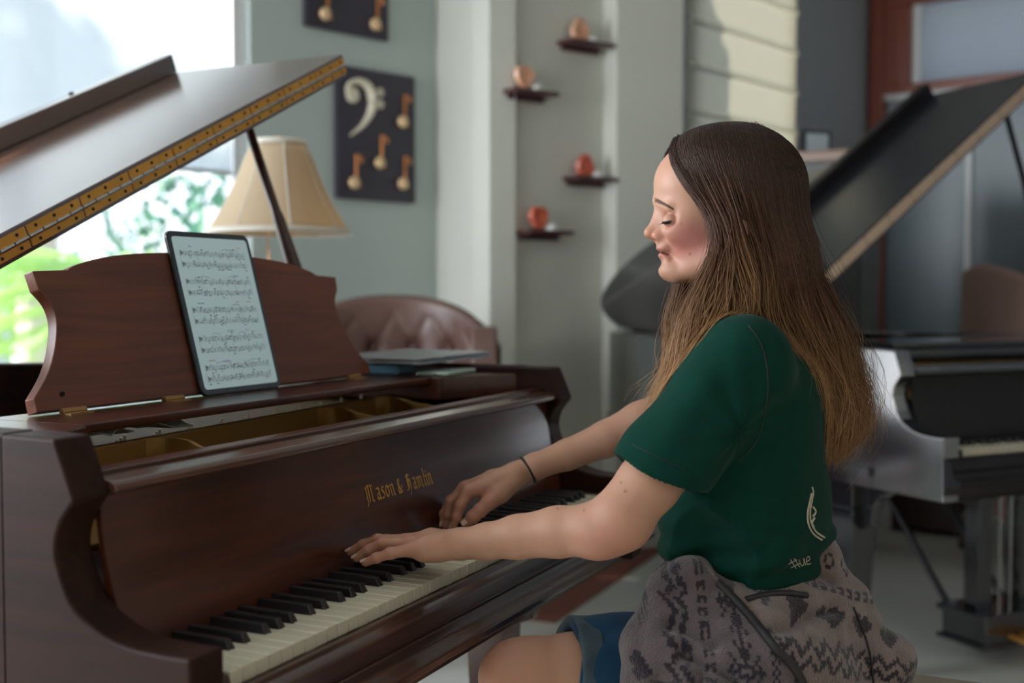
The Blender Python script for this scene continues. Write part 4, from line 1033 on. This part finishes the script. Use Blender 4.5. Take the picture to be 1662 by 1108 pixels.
Q_ = (V-Hd(1058, 382, 0))@Bc; col = lerp(col, (.50, .17, .11), np.exp(-((Q_[:, 0]/.013)**2+(Q_[:, 1]/.010)**2+(Q_[:, 2]/.02)**2))*.55)
for yy_, hh_ in ((405.5, .0034), (413.5, .0042)):
    Q_ = (V-Hd(1069, yy_, 0))@Bc; m_ = np.exp(-((Q_[:, 0]/.0095)**4+(Q_[:, 1]/hh_)**4+(Q_[:, 2]/.019)**4)); col = lerp(col, (.42, .14, .12), m_*.8)
Q_ = (V-Hd(1078, 411.5, .0))@tilt(.36); col = lerp(col, (.12, .03, .025), np.exp(-((Q_[:, 0]/.013)**4+(Q_[:, 1]/.0011)**2+(Q_[:, 2]/.022)**4))*.8)
Q_ = (V-Hd(1203, 384, .075))@Bc; col = lerp(col, (.55, .12, .06), np.exp(-((Q_**2).sum(1)/.022**2))*.6)
for f in fingL+fingR:
    for q in f[:3]: col = lerp(col, (.48, .16, .115), spot(V, P(*q[:3]), (q[3]*1.5,)*3, .55))
    col = lerp(col, (.50, .19, .14), spot(V, P(*f[3][:3]), (.010,)*3, .6))
col = lerp(col, (.45, .16, .11), spot(V, P(985, 880, 1.58), (.035,)*3, .5))
col = lerp(col, (.45, .17, .12), spot(V, P(810, 1098, 1.70), (.045,)*3, .5))
for x_, y_, D_, r_ in ((1008, 783, 1.56, .0016), (1015, 797, 1.56, .0020), (1057, 772, 1.56, .0018), (1106, 363, 1.74, .0014), (1120, 412, 1.74, .0018), (905, 825, 1.60, .0014), (948, 828, 1.58, .0012), (1085, 399, 1.76, .0012), (975, 1097, 1.66, .0016)):
    d_ = P(x_, y_, 1)-CAM; d_ /= np.linalg.norm(d_); rel = V-CAM; tt = rel@d_; pd = np.linalg.norm(rel-tt[:, None]*d_, axis=1)
    col = lerp(col, (.16, .06, .04), np.exp(-(pd/r_)**2)*(np.abs(tt-D_) < .09)*.85)
body = arr_obj('body', V-IW, Fq, 'skin', woman, col)
bb = BVHTree.FromPolygons((V).tolist(), Fq.tolist())
# eye details
def eyebits(s_):
    o = MB()
    c0_ = Hd(1090, 357, s_*.033)
    def on(a_, e_, r_=.0128): return c0_+Bc@np.array([math.cos(e_)*math.cos(a_)*r_, math.sin(e_)*r_*.92, s_*math.cos(e_)*math.sin(a_)*r_])
    lid = [on(a_, -.24-.08*math.sin((a_+.2)*2.0), .0133) for a_ in np.linspace(-.15, 1.45, 12)]
    o.tube(lid, [.0004]+[.0014]*10+[.0004], 6)
    for a_ in np.linspace(0, 1.35, 18):
        p0 = on(a_, -.28, .0134); dr = Bc@np.array([math.cos(a_)*1.0, -.75, s_*math.sin(a_)]); p1 = p0+dr*.0035; p2 = p1+Bc@np.array([.004, -.0010, s_*.001])
        o.tube([p0, p1, p2], [.00045, .0003, .0001], 4)
    o.v = [tuple(np.array(p)-IW) for p in o.v]; o.build('eyelashes', 'lash', woman)
    w_ = MB(); rows = [[on(a_, e_-.05*math.sin(a_*2), .0133) for a_ in np.linspace(.10, 1.28, 12)] for e_ in (-.58, -.48, -.38, -.28)]
    w_.grid(rows); w_.v = [tuple(np.array(p)-IW) for p in w_.v]; w_.build('eye', 'eye_dark', woman, smooth=True)
for s_ in (1, -1): eyebits(s_)
bw = MB(); rb_ = random.Random(3)
def surf(x, y, lift=.0006):
    d_ = P(x, y, 1)-CAM; d_ /= np.linalg.norm(d_); h_ = bb.ray_cast(Vector(CAM+d_*1.2), Vector(d_), 1.2)
    return (np.array(h_[0])+np.array(h_[1])*lift) if h_[0] is not None else None
for i in range(300):
    u = rb_.random(); x = 1062.5+u*29; y = 324.5+u*10+4.5*u*u+rb_.uniform(-3.4, 3.4)*(1-.6*u); p0 = surf(x, y); p1 = surf(x+2.6, y+.9-1.6*(rb_.random()-.3))
    if p0 is None or p1 is None or np.linalg.norm(p1-p0) > .01: continue
    bw.tube([p0, p1], [.00032, .0001], 4)
bw.v = [tuple(np.array(p)-IW) for p in bw.v]; bw.build('eyebrow', 'brow', woman, fix=False)
# nails
def nail(tip, prev, r_, up):
    a = P(*tip[:3]); b = P(*prev[:3]); d_ = (a-b)/np.linalg.norm(a-b); up = np.array(up, float); up -= d_*(up@d_); up /= np.linalg.norm(up); sd_ = np.cross(d_, up)
    rows = []
    for u in np.linspace(-.25, 1.02, 6):
        rows.append([a+d_*(u*r_*1.3-r_*.45)+(up*math.cos(t_)+sd_*math.sin(t_))*(r_*1.06-(.0006 if u < 0 or u > 1.2 else 0)) for t_ in np.linspace(-.85, .85, 7)])
    mb = MB().grid(rows); mb.v = [tuple(np.array(p)-IW) for p in mb.v]; mb.build('fingernail', 'nail', woman, smooth=True)
for f in fingL: nail(f[3], f[2], f[3][3], (0-.3, .25, 1))
for f in fingR[:4]: nail(f[3], f[2], f[3][3], (-.4, .7, .3))
nail(fingR[4][3], fingR[4][2], fingR[4][3][3], (-.8, .1, .7))
# earring studs
for x, y in ((1176, 403), (1178, 409)):
    MB().lathe([(.0002, -.0016), (.0016, 0), (.0002, .0016)], tuple(Hd(x, y, .094)-IW), n=10).build('earring', 'steel', woman, smooth=True)
# hair tie on the right wrist
c_ = P(857, 762, 2.0); ax_ = P(868, 757, 2.0)-P(838, 770, 1.995); ax_ /= np.linalg.norm(ax_); e1 = np.cross(ax_, [0, 0, 1.]); e1 /= np.linalg.norm(e1); e2 = np.cross(ax_, e1)
MB().tube([c_-IW+(e1*math.cos(t_)+e2*math.sin(t_))*.0232+ax_*.003*math.sin(t_) for t_ in np.linspace(0, 2*math.pi, 33)], .0024, 8).build('hair_tie', 'hair_tie', woman, smooth=True)

# ---- t-shirt
slL = P(1066, 762, 1.625); slR = P(1160, 655, 2.0)
axL = P(1052, 785, 1.615)-P(1200, 590, 1.66); axL /= np.linalg.norm(axL)
axR = P(1090, 668, 2.02)-P(1245, 600, 2.0); axR /= np.linalg.norm(axR)
hem = .735
shirt = [ell((.765, -.385, .905), (.163, .108, .19), .03), ell((.765, -.392, 1.0), (.150, .098, .085), .05), ell((.760, -.372, .79), (.166, .122, .13), .04),
         cone((.64, -.39, 1.035), (.89, -.39, 1.035), .050, .050, .05),
         C_((1208, 560, 0), (1204, 520, 0), .070, .066, .03),
         cone(P(1208, 585, 1.665), P(1085, 745, 1.63), .066, .066, .04), cone(P(1085, 745, 1.63), P(1030, 822, 1.61), .066, .064, .02),
         cone(P(1235, 600, 2.0), P(1120, 665, 2.02), .062, .062, .04)]
back_lump = P(1328, 872, 1.85)
shirt += [ell(back_lump, (.05, .022, .022), .03), ell(P(1318, 820, 1.84), (.05, .02, .05), .03)]
shirt += [('p', slL+axL*.012, axL*.0+np.array([0, 0, 0])+axL, 0, 0, 0)]
shirt[-1] = ('p', P(1078, 778, 1.62), axL, 0, 0, 0)
# the cutting plane must only trim the sleeve, so sleeves are cut by local subtraction instead
shirt = [p for p in shirt if p[0] != 'p']
def halfball(c, n, R_): return ell(np.array(c)+np.array(n)*R_, (R_, R_, R_), .002, None, True)
hemN = (P(1030, 845, 1.60)-P(1088, 765, 1.62)); hemN /= np.linalg.norm(hemN)
hemd = tilt(0)@np.array([.60, -.80, .05]); hemd /= np.linalg.norm(hemd)
slc = P(1086, 768, 1.62)
shirt += [halfball(slc, Bc@np.array([.42, -.905, .05]), .26) if False else ('s', slc+(Bc@np.array([.42, -.90, .05]))*.105, np.array([.105*1.0, .105*1.0, .105*1.0]), None, None, .002)]
shirt[-1] = ('e', shirt[-1][1]*0-9, np.array([.01, .01, .01]), None, None, .001)
hn = Bc@np.array([.43, -.90, .03]); hn /= np.linalg.norm(hn)
rt_ = np.stack([Bc@np.array([.90, .43, 0]), hn, Bc[:, 2]], 1)
shirt += [('s', slc+hn*.10, np.array([.20, .1015, .11]), rt_, None, .003)]
# hollow sleeve around the arm
shirt += [('s', slc-hn*.01, np.array([.049, .04, .048]), rt_, None, .004)]
V, Fq = sdf_mesh(shirt, (.35, -.62, .62), (1.25, -.05, 1.16), .003)
N = normals(V, Fq)
# drop everything below the hem
k_ = V[:, 2] > .700
q2 = (V-slc)@rt_
fold = .0034*hsh(V*np.array([1, 1, .5]), 34)+.0030*np.sin(V[:, 2]*60+V[:, 1]*85+2*hsh(V, 14))*np.exp(-((V[:, 2]-.80)/.10)**2)*np.clip(hsh(V+3, 16)+.5, 0, 1)
Sq = (V-P(1190, 700, 1.66))@Bc
dS = np.linalg.norm(V-P(1190, 700, 1.66), axis=1); th_ = np.arctan2(Sq[:, 1], Sq[:, 0])
fold += .0050*np.sin(th_*9+1.5*hsh(V, 18))*np.exp(-((dS-.08)/.045)**2)*.45
dh = V[:, 2]-.745; fold += .0058*np.sin(dh*150+Sq[:, 0]*26+2.2*hsh(V, 11))*np.exp(-(dh/.055)**2)*np.clip(.6+hsh(V+2, 15), 0, 1.3)
Sl = (V-P(1110, 690, 1.62))@Bc; fold += .0042*np.sin((Sl[:, 0]*.8+Sl[:, 1]*.6)*95+1.4*hsh(V, 17))*np.exp(-(np.linalg.norm(Sl, axis=1)/.085)**2)
fold *= np.clip((np.linalg.norm(V-slc, axis=1)-.02)/.08, 0, 1)
V = V+N*fold[:, None]
col = np.tile(np.array([.0042, .032, .022]), (len(V), 1)); col = lerp(col, (.006, .041, .028), np.clip(.5+.5*hsh(V, 200), 0, 1)*.5)
Fk = Fq[k_[Fq].all(1)]
tee = arr_obj('t_shirt', V-IW, Fk, 'shirt', woman, col)
sbv = BVHTree.FromPolygons(V.tolist(), Fk.tolist())
def cast(bv, x, y, lift=.0008):
    d_ = P(x, y, 1)-CAM; d_ /= np.linalg.norm(d_); h_ = bv.ray_cast(Vector(CAM+d_*1.2), Vector(d_), 1.4)
    return (np.array(h_[0])-d_*lift) if h_[0] is not None else None
def decal(lines, rad, name, m, bv):
    mb = MB()
    for ln in lines:
        pts = [cast(bv, x, y) for x, y in crom(ln, 5)]; pts = [p-IW for p in pts if p is not None]
        if len(pts) > 1: mb.tube(pts, rad, 5)
    return mb.build(name, m, woman) if mb.v else None
# sleeve seam and hem stitching, neckband
decal([[(1215, 528), (1236, 560), (1246, 610), (1243, 660), (1228, 715), (1200, 748)]], .0009, 'sleeve_seam', 'zip', sbv)
decal([[(1026, 721), (1060, 738), (1112, 762)]], .0006, 'hem_stitch', 'zip', sbv)
pb_ = [(1317, 800), (1314, 815), (1311, 830), (1311, 845), (1315, 858), (1322, 868), (1334, 876)]
decal([pb_, [(x+4, y-4) for x, y in pb_[1:]], [(1318, 790), (1320, 800), (1317, 812)], [(1322, 840), (1318, 848), (1321, 855)], [(1319, 822), (1324, 830), (1319, 838)]], .0016, 'shirt_print', 'print_cream', sbv)
sign = [[(1283, 908), (1292, 922)], [(1289, 906), (1298, 920)], [(1280, 915), (1293, 908)], [(1284, 921), (1298, 914)],
        [(1297, 908), (1299, 914), (1302, 918), (1305, 914), (1304, 906)], [(1305, 906), (1306, 912), (1308, 917)], [(1309, 911), (1314, 908), (1313, 903), (1309, 906), (1310, 915), (1316, 914)]]
decal(sign, .0007, 'sleeve_print', 'print_cream', sbv)

# ---- shorts
shorts = chain([(1180, 1130, 1.81, .112), (1060, 1110, 1.765, .097), (985, 1100, 1.745, .086), (925, 1096, 1.732, .076)], .03)
shorts += [cone((.93, -.36, .56), (.925, -.16, .51), .090, .074, .03), ell((.765, -.38, .60), (.19, .13, .10), .04)]
cn = P(925, 1096, 1.732)-P(985, 1100, 1.745); cn /= np.linalg.norm(cn); bt = np.cross(cn, [0, 0, 1.]); bt /= np.linalg.norm(bt); rr_ = np.stack([cn, bt, np.cross(cn, bt)], 1)
cuf = P(940, 1097, 1.736)
sc2 = shorts+[('s', P(926, 1096, 1.732)+cn*.1, np.array([.1, .2, .2]), rr_, None, .002), ('s', P(926, 1096, 1.732), np.array([.02, .068, .068]), rr_, None, .003), ('s', np.array((.925, -.07, .50)), np.array([.12, .09, .12]), None, None, .002)]
V, Fq = sdf_mesh(sc2, (.40, -.60, .45), (1.15, .05, .76), .0035)
N = normals(V, Fq); V = V+N*(.002*hsh(V, 55)+.0018*np.sin(V@np.array([30, 60, 40.])+1.5*hsh(V, 20)))[:, None]
col = np.tile(np.array([.012, .045, .095]), (len(V), 1)); col = lerp(col, (.03, .085, .15), np.clip(.5+.6*hsh(V, 90), 0, 1)*.5)
arr_obj('denim_shorts', V-IW, Fq, 'denim', woman, col)
# rolled frayed cuff
cf = [('c', P(948, 1098, 1.738), P(927, 1096, 1.732), .0885, .086, .003), ('s', P(948, 1098, 1.738)-cn*.05, np.array([.05, .2, .2]), rr_, None, .003), ('s', P(927, 1096, 1.732)+cn*.1, np.array([.1, .2, .2]), rr_, None, .003),
      ('s', P(926, 1096, 1.732), np.array([.03, .071, .071]), rr_, None, .003)]
V, Fq = sdf_mesh([c for c in cf if c[3] is None or c[0] == 's' or c[0] == 'c'], (.40, -.40, .45), (.80, .15, .78), .003)
N = normals(V, Fq); V = V+N*(.002*hsh(V, 90))[:, None]
col = np.tile(np.array([.075, .105, .125]), (len(V), 1)); col = lerp(col, (.035, .055, .075), np.clip(.5+.6*hsh(V, 120), 0, 1)*.6)
cuff = arr_obj('shorts_cuff', V-IW, Fq, 'denim', woman, col)
cbv = BVHTree.FromPolygons(V.tolist(), Fq.tolist())
rt2 = random.Random(9); fr_ = []
for i in range(9):
    x = rt2.uniform(923, 938); y = 1048+i*7; fr_.append([(x, y), (x+rt2.uniform(-6, 8), y+rt2.uniform(2, 7)), (x+rt2.uniform(-5, 5), y+rt2.uniform(6, 12))])
fr_.append([(924, 1043), (932, 1038), (936, 1045), (929, 1050), (925, 1044), (934, 1041)])
decal(fr_, .0006, 'frayed_thread', 'print_cream', cbv)

# ---- patterned fleece jacket tied round the waist
jk = [ell(P(1195, 985, 1.80), (.166, .120, .075), .05), ell((.765, -.40, .655), (.185, .145, .09), .05), ell((.765, -.42, .575), (.215, .175, .085), .05),
      ell(P(1330, 935, 1.86), (.06, .045, .045), .04), C_((1340, 985, .0), (1395, 1080, .02), .050, .062, .05), C_((1395, 1080, .02), (1420, 1150, .03), .062, .05, .05),
      C_((1100, 960, .10), (1085, 1065, .14), .036, .044, .04), C_((1085, 1065, .14), (1062, 1150, .15), .046, .050, .04), C_((1120, 965, .12), (1240, 1075, .17), .042, .052, .04),
      C_((1240, 1075, .16), (1330, 1140, .14), .062, .062, .04), C_((1085, 972, .11), (1075, 1010, .13), .034, .034, .02), C_((1100, 948, .06), (1320, 905, -.02), .042, .034, .03),
      C_((1320, 905, -.02), (1338, 950, .0), .036, .040, .03), C_((1075, 1075, .17), (1230, 1120, .20), .055, .055, .04)]
V, Fq = sdf_mesh(jk, (.35, -.70, .44), (1.20, -.05, .82), .0026)
N = normals(V, Fq); Lc = (V-P(1200, 1000, 1.8))@Bc
u_ = Lc[:, 0]; v_ = Lc[:, 1]
f_ = .0052*np.sin(38*u_+46*v_+2.0*hsh(V, 11))*np.clip(hsh(V+1, 12)+.6, 0, 1.2)+.0025*np.sin(90*v_-30*u_+1.8*hsh(V, 18))+.0010*hsh(V, 150)
# deep creases where the knot pulls
for (xa, ya), (xb, yb), dp in (((1075, 1000), (1150, 1035), .014), ((1040, 1045), (1110, 1060), .010), ((1100, 1030), (1085, 1100), .012), ((1060, 965), (1120, 990), .008), ((1215, 965), (1320, 965), .009), ((1290, 905), (1340, 930), .006)):
    A_, B_ = (P(xa, ya, 1.8)-P(1200, 1000, 1.8))@Bc, (P(xb, yb, 1.8)-P(1200, 1000, 1.8))@Bc
    ba = (B_-A_)[:2]; h_ = np.clip(((Lc[:, :2]-A_[:2])@ba)/(ba@ba), 0, 1); dd = np.linalg.norm(Lc[:, :2]-A_[:2]-h_[:, None]*ba, axis=1)
    f_ = f_-dp*np.exp(-(dd/.007)**2)*(Lc[:, 2] > -.02)+dp*.5*np.exp(-((dd-.018)/.012)**2)*(Lc[:, 2] > -.02)
V = V+N*f_[:, None]
# knitted motifs, one bitmap cell = 4 mm
MOT = dict(
 zig=["1.....1.....", "11...11...11"[:12], ".11.11.11.11", "..111...111.", "1..1..1..1..", "11...11...11"[:12], ".11.11.11.11", "..111...111."],
 flake=["......1.....", "...1.111.1..", "....1.1.1...", ".1...111...1", "..11.1.1.11.", "111111.11111", "..11.1.1.11.", ".1...111...1", "....1.1.1...", "...1.111.1..", "......1....."],
 dots=["1.1.1.1.1.1.", ".1.1.1.1.1.1", "1.1.1.1.1.1."],
 love=["1...........................", "1...................1111....", "1.....11....1...1...1.......", "1....1..1...1...1...111.....", "1....1..1....1.1....1.......", "1111..11......1.....1111....", "............................"],
 joy=["...1..............", "...1...11...1...1.", "...1..1..1...1.1..", "1..1..1..1....1...", ".11....11.....1...", ".................."],
 heart=[".11.11......", "11111111....", "11111111....", ".111111.....", "..1111......", "...11.......", "............"],
 rows=["............", "11.11.11.11.", ".1..1..1..1.", "11.11.11.11.", "............"])
seq = ['flake', 'rows', 'zig', 'dots', 'love', 'rows', 'heart', 'zig', 'rows', 'flake', 'dots', 'joy', 'rows', 'zig']
bands = []
for nme in seq: bands += [(nme, i) for i in range(len(MOT[nme]))]+[(None, 0)]*2
CE = .0046
def pattern(uu, vv):
    r_ = np.floor(vv/CE).astype(int) % len(bands); c_ = np.floor(uu/CE).astype(int); out = np.zeros(len(uu))
    for k in range(len(bands)):
        nme, i = bands[k]
        if nme is None: continue
        rowb = np.array([ch_ == '1' for ch_ in MOT[nme][i]], float); m_ = r_ == k; out[m_] = rowb[c_[m_] % len(rowb)]
    return out
# three cloth panels lie in different directions
ca_, sa_ = math.cos(R(-20)), math.sin(R(-20))
uA = -u_*ca_+v_*sa_+.2; vA = -(v_*ca_+u_*sa_)+.31            # right panel, bands rising to the right
uB = v_+.25+.3*Lc[:, 2]; vB = -u_+.42                          # left sleeve, bands upright
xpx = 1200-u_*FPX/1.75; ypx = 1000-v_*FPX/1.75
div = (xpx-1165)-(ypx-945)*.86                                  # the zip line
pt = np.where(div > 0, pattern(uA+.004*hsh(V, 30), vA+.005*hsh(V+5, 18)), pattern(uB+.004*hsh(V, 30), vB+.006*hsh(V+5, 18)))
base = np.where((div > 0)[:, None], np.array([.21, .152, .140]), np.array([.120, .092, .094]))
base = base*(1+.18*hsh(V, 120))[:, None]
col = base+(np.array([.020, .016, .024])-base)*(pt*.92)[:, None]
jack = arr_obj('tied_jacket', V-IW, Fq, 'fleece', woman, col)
jbv = BVHTree.FromPolygons(V.tolist(), Fq.tolist())
def strip(path, wd_, name, m):
    mb = MB(); pts = [cast(jbv, x, y, .002) for x, y in crom(path, 8)]; pts = [p for p in pts if p is not None]
    mb.tube([p-IW for p in pts], [wd_]*len(pts), 8); mb.build(name, m, woman, smooth=True)
strip([(1165, 945), (1195, 975), (1230, 1015), (1262, 1055), (1290, 1085), (1308, 1120)], .0062, 'zip_tape', 'zip')
strip([(1212, 972), (1240, 965), (1275, 962), (1310, 966)], .0045, 'pocket_welt', 'zip')
strip([(1385, 985), (1400, 1020), (1412, 1060), (1418, 1108)], .0016, 'edge_seam', 'zip')

# ---- hair: a soft cap under several thousand strands
cap = [E_(1184, 300, 0, (.101, .0875, .0775), .02), E_(1140, 268, 0, (.046, .040, .058), .03), C_((1215, 310, 0), (1240, 430, .0), .078, .072, .04), C_((1240, 430, 0), (1290, 560, -.02), .070, .045, .04),
       C_((1290, 560, -.02), (1335, 650, -.03), .045, .032, .04), C_((1335, 650, -.03), (1345, 710, -.03), .032, .012, .03),
       E_(1080, 330, 0, (.048, .090, .086), .03, sub=True), E_(1100, 405, .0, (.060, .062, .100), .025, sub=True),
       C_((1170, 400, .060), (1140, 500, .070), .016, .018, .03), C_((1140, 500, .070), (1100, 600, .075), .018, .010, .02)]
V, Fq = sdf_mesh(cap, (.35, -.75, .85), (1.25, -.05, 1.48), .004)
solidh = cap+head[:15]+shirt[:8]
def pushout(X, marg):
    f = X.reshape(-1, 3).copy()
    for _ in range(3):
        d = field(solidh, f); m_ = d < marg
        if not m_.any(): break
        q = f[m_]; e = .0015; dq = d[m_]; g_ = np.stack([field(solidh, q+np.eye(3)[a_]*e)-dq for a_ in range(3)], 1); g_ /= np.linalg.norm(g_, axis=1)[:, None]+1e-9
        f[m_] = q+g_*(marg.reshape(-1)[m_] if hasattr(marg, 'reshape') else marg)[:, None]*0+g_*np.clip(marg[m_]-dq, 0, .03)[:, None]
    return f.reshape(X.shape)
HC0 = np.array([.040, .018, .011])
hcol = np.tile(HC0*.5, (len(V), 1))
hair_cap = arr_obj('hair', V-IW, Fq, 'hair', woman, hcol)
hc_bv = BVHTree.FromPolygons(V.tolist(), Fq.tolist())
# guides in (px, py, w) from the front lock to the back, all falling from the middle parting
GN = [
 [(1096, 226, 0), (1090, 252, .030), (1108, 290, .056), (1140, 330, .074), (1158, 365, .084), (1160, 400, .092), (1142, 440, .096), (1120, 490, .097), (1106, 540, .098), (1092, 585, .100), (1074, 625, .100), (1068, 652, .098), (1080, 668, .096)],
 [(1104, 222, 0), (1098, 250, .032), (1118, 292, .058), (1148, 335, .078), (1166, 372, .088), (1168, 410, .096), (1158, 460, .098), (1142, 510, .104), (1125, 560, .108), (1108, 600, .110), (1086, 630, .108), (1076, 645, .104), (1084, 655, .10)],
 [(1120, 216, 0), (1118, 248, .040), (1138, 300, .066), (1162, 345, .084), (1176, 385, .094), (1180, 425, .098), (1176, 470, .096), (1166, 515, .104), (1148, 560, .112), (1128, 595, .114), (1110, 612, .110)],
 [(1140, 211, 0), (1142, 250, .048), (1162, 305, .074), (1182, 352, .090), (1192, 395, .094), (1198, 440, .092), (1202, 480, .086), (1196, 515, .090), (1180, 550, .098)],
 [(1160, 207, 0), (1168, 250, .054), (1188, 308, .078), (1206, 360, .086), (1216, 410, .086), (1226, 460, .080), (1236, 505, .072), (1244, 550, .066)],
 [(1180, 204, 0), (1194, 250, .056), (1214, 310, .076), (1230, 370, .078), (1244, 430, .074), (1258, 490, .064), (1272, 550, .052), (1284, 600, .040), (1294, 640, .034)],
 [(1200, 203, 0), (1220, 250, .054), (1240, 312, .068), (1256, 375, .066), (1272, 440, .060), (1290, 505, .050), (1312, 570, .038), (1328, 630, .026), (1336, 690, .018), (1340, 740, .012)],
 [(1216, 203, 0), (1244, 246, .046), (1266, 310, .054), (1282, 380, .050), (1298, 445, .046), (1320, 510, .036), (1342, 570, .024), (1360, 630, .012), (1362, 690, .004), (1346, 752, 0)],
 [(1226, 206, 0), (1262, 248, .030), (1288, 315, .030), (1302, 385, .028), (1318, 450, .026), (1344, 515, .018), (1366, 575, .006), (1382, 640, -.006), (1380, 700, -.014), (1350, 760, -.018)],
 [(1230, 208, -.012), (1270, 256, .004), (1298, 322, .0), (1312, 392, -.004), (1330, 458, -.004), (1358, 520, -.010), (1378, 585, -.020), (1390, 650, -.028), (1382, 710, -.034), (1358, 750, -.034)],
 [(1226, 207, -.030), (1266, 262, -.030), (1294, 330, -.032), (1308, 400, -.034), (1326, 470, -.034), (1352, 535, -.038), (1370, 600, -.044), (1376, 660, -.05), (1366, 715, -.05)],
]
GF = [[(x, y, -w_*(1 if i else 1)) for i, (x, y, w_) in enumerate(g_)] for g_ in GN[:9]]     # far side, mirrored
GF[0] = [(1094, 228, 0), (1084, 256, -.030), (1092, 300, -.056), (1108, 350, -.070), (1112, 400, -.074), (1106, 450, -.076), (1098, 500, -.080), (1100, 560, -.085), (1086, 600, -.09), (1074, 640, -.09), (1072, 668, -.09)]
GF[1] = [(1104, 224, 0), (1100, 256, -.040), (1118, 305, -.066), (1130, 350, -.076), (1124, 400, -.076), (1112, 450, -.078), (1104, 500, -.082), (1094, 550, -.088), (1082, 600, -.09), (1070, 640, -.09), (1058, 690, -.09)]
def resamp(g_, n=24):
    c_ = np.array(crom(g_, 6)); s_ = np.r_[0, np.cumsum(np.linalg.norm(np.diff(c_*np.array([1, 1, 1000]), axis=0), axis=1))]; t_ = np.linspace(0, s_[-1], n)
    return np.stack([np.interp(t_, s_, c_[:, i]) for i in range(3)], 1)
NS = 26
def make_strands(guides, n, seedv, spread=1.0, rad=.00042, fly=0):
    r_ = np.random.default_rng(seedv); Gs = np.stack([resamp(g_, NS) for g_ in guides]); ng = len(Gs)
    t_ = r_.uniform(0, ng-1, n); i0 = np.clip(t_.astype(int), 0, ng-2); f = (t_-i0)[:, None, None]
    S_ = Gs[i0]*(1-f)+Gs[i0+1]*f
    u = np.linspace(0, 1, NS)[None, :]
    # clumping offset + waves that grow toward the tips
    cl = (t_*13).astype(int); ph = (t_*2.6+.55*np.sin(cl*2.4)+r_.normal(0, .35, n)); amp = 15*np.clip(u-.30, 0, 1)**1.1*spread
    wv = np.sin(u*15+ph[:, None])*amp
    own = r_.normal(0, 1, (n, 1)); own2 = r_.normal(0, 1, (n, 1)); own3 = r_.normal(0, 1, (n, 1))
    S_[:, :, 0] += wv+own*(1.5+7*u**1.6)*spread+fly*own3*(u**2)*14*np.sin(u*6+own2*3)
    S_[:, :, 1] += own2*(1.2+3.5*u)*spread+np.cos(u*9+ph[:, None])*amp*.25-(u > .96)*0
    S_[:, :, 2] += (own3*(.0015+.009*u)*spread)+np.sin(u*8+ph[:, None]*1.7)*amp*.0009+np.abs(r_.normal(0, .004, (n, 1)))
    ln_ = np.clip(1-np.abs(r_.normal(0, .10, (n, 1))), .5, 1)
    idx = u*ln_*(NS-1); ia = np.clip(idx.astype(int), 0, NS-2); fa = (idx-ia)[..., None]; rr = np.arange(n)[:, None]
    S_ = S_[rr, ia]*(1-fa)+S_[rr, ia+1]*fa
    X = CAM+(_fw+((S_[..., 0:1]-831)/FPX)*_rt-((S_[..., 1:2]-554)/FPX)*_up)*(1.8-S_[..., 2:3])
    mg = np.broadcast_to(.0012+.0035*r_.random((n, 1))+0*u, (n, NS)).reshape(-1)
    X = pushout(X, mg)
    return X, np.broadcast_to(u*ln_, (n, NS)), own3[:, 0]*.7+1.1*np.sin(ph*3.7)
SV = []; SF = []; SC = []; nbase = 0
def emit(X, U, tone, rad):
    global nbase
    n, k = X.shape[:2]
    T_ = np.gradient(X, axis=1); T_ /= np.linalg.norm(T_, axis=2, keepdims=True)+1e-9
    A_ = np.cross(T_, -_fw); A_ /= np.linalg.norm(A_, axis=2, keepdims=True)+1e-9; B_ = np.cross(T_, A_)
    rd = rad*np.clip((1-U)*6, .25, 1)[..., None]
    ring = np.stack([X+rd*(A_*math.cos(a_)+B_*math.sin(a_)) for a_ in (0, 2.094, 4.189)], 2)
    SV.append(ring.reshape(-1, 3))
    b_ = nbase+np.arange(n)[:, None, None]*k*3+np.arange(k-1)[None, :, None]*3
    j = np.arange(3)[None, None, :]; j2 = (j+1) % 3
    SF.append(np.stack([b_+j, b_+j2, b_+3+j2, b_+3+j], -1).reshape(-1, 4)); nbase += n*k*3
    root = np.array([.022, .0095, .006]); mid = np.array([.072, .031, .016]); tip = np.array([.34, .18, .078])  # hair lightens toward its ends; golden tips also brightened to imitate backlight
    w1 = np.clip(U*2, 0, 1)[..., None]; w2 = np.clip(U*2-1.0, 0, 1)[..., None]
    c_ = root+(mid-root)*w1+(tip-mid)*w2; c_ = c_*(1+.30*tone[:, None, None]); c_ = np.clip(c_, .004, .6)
    SC.append(np.repeat(c_[:, :, None, :], 3, 2).reshape(-1, 3))
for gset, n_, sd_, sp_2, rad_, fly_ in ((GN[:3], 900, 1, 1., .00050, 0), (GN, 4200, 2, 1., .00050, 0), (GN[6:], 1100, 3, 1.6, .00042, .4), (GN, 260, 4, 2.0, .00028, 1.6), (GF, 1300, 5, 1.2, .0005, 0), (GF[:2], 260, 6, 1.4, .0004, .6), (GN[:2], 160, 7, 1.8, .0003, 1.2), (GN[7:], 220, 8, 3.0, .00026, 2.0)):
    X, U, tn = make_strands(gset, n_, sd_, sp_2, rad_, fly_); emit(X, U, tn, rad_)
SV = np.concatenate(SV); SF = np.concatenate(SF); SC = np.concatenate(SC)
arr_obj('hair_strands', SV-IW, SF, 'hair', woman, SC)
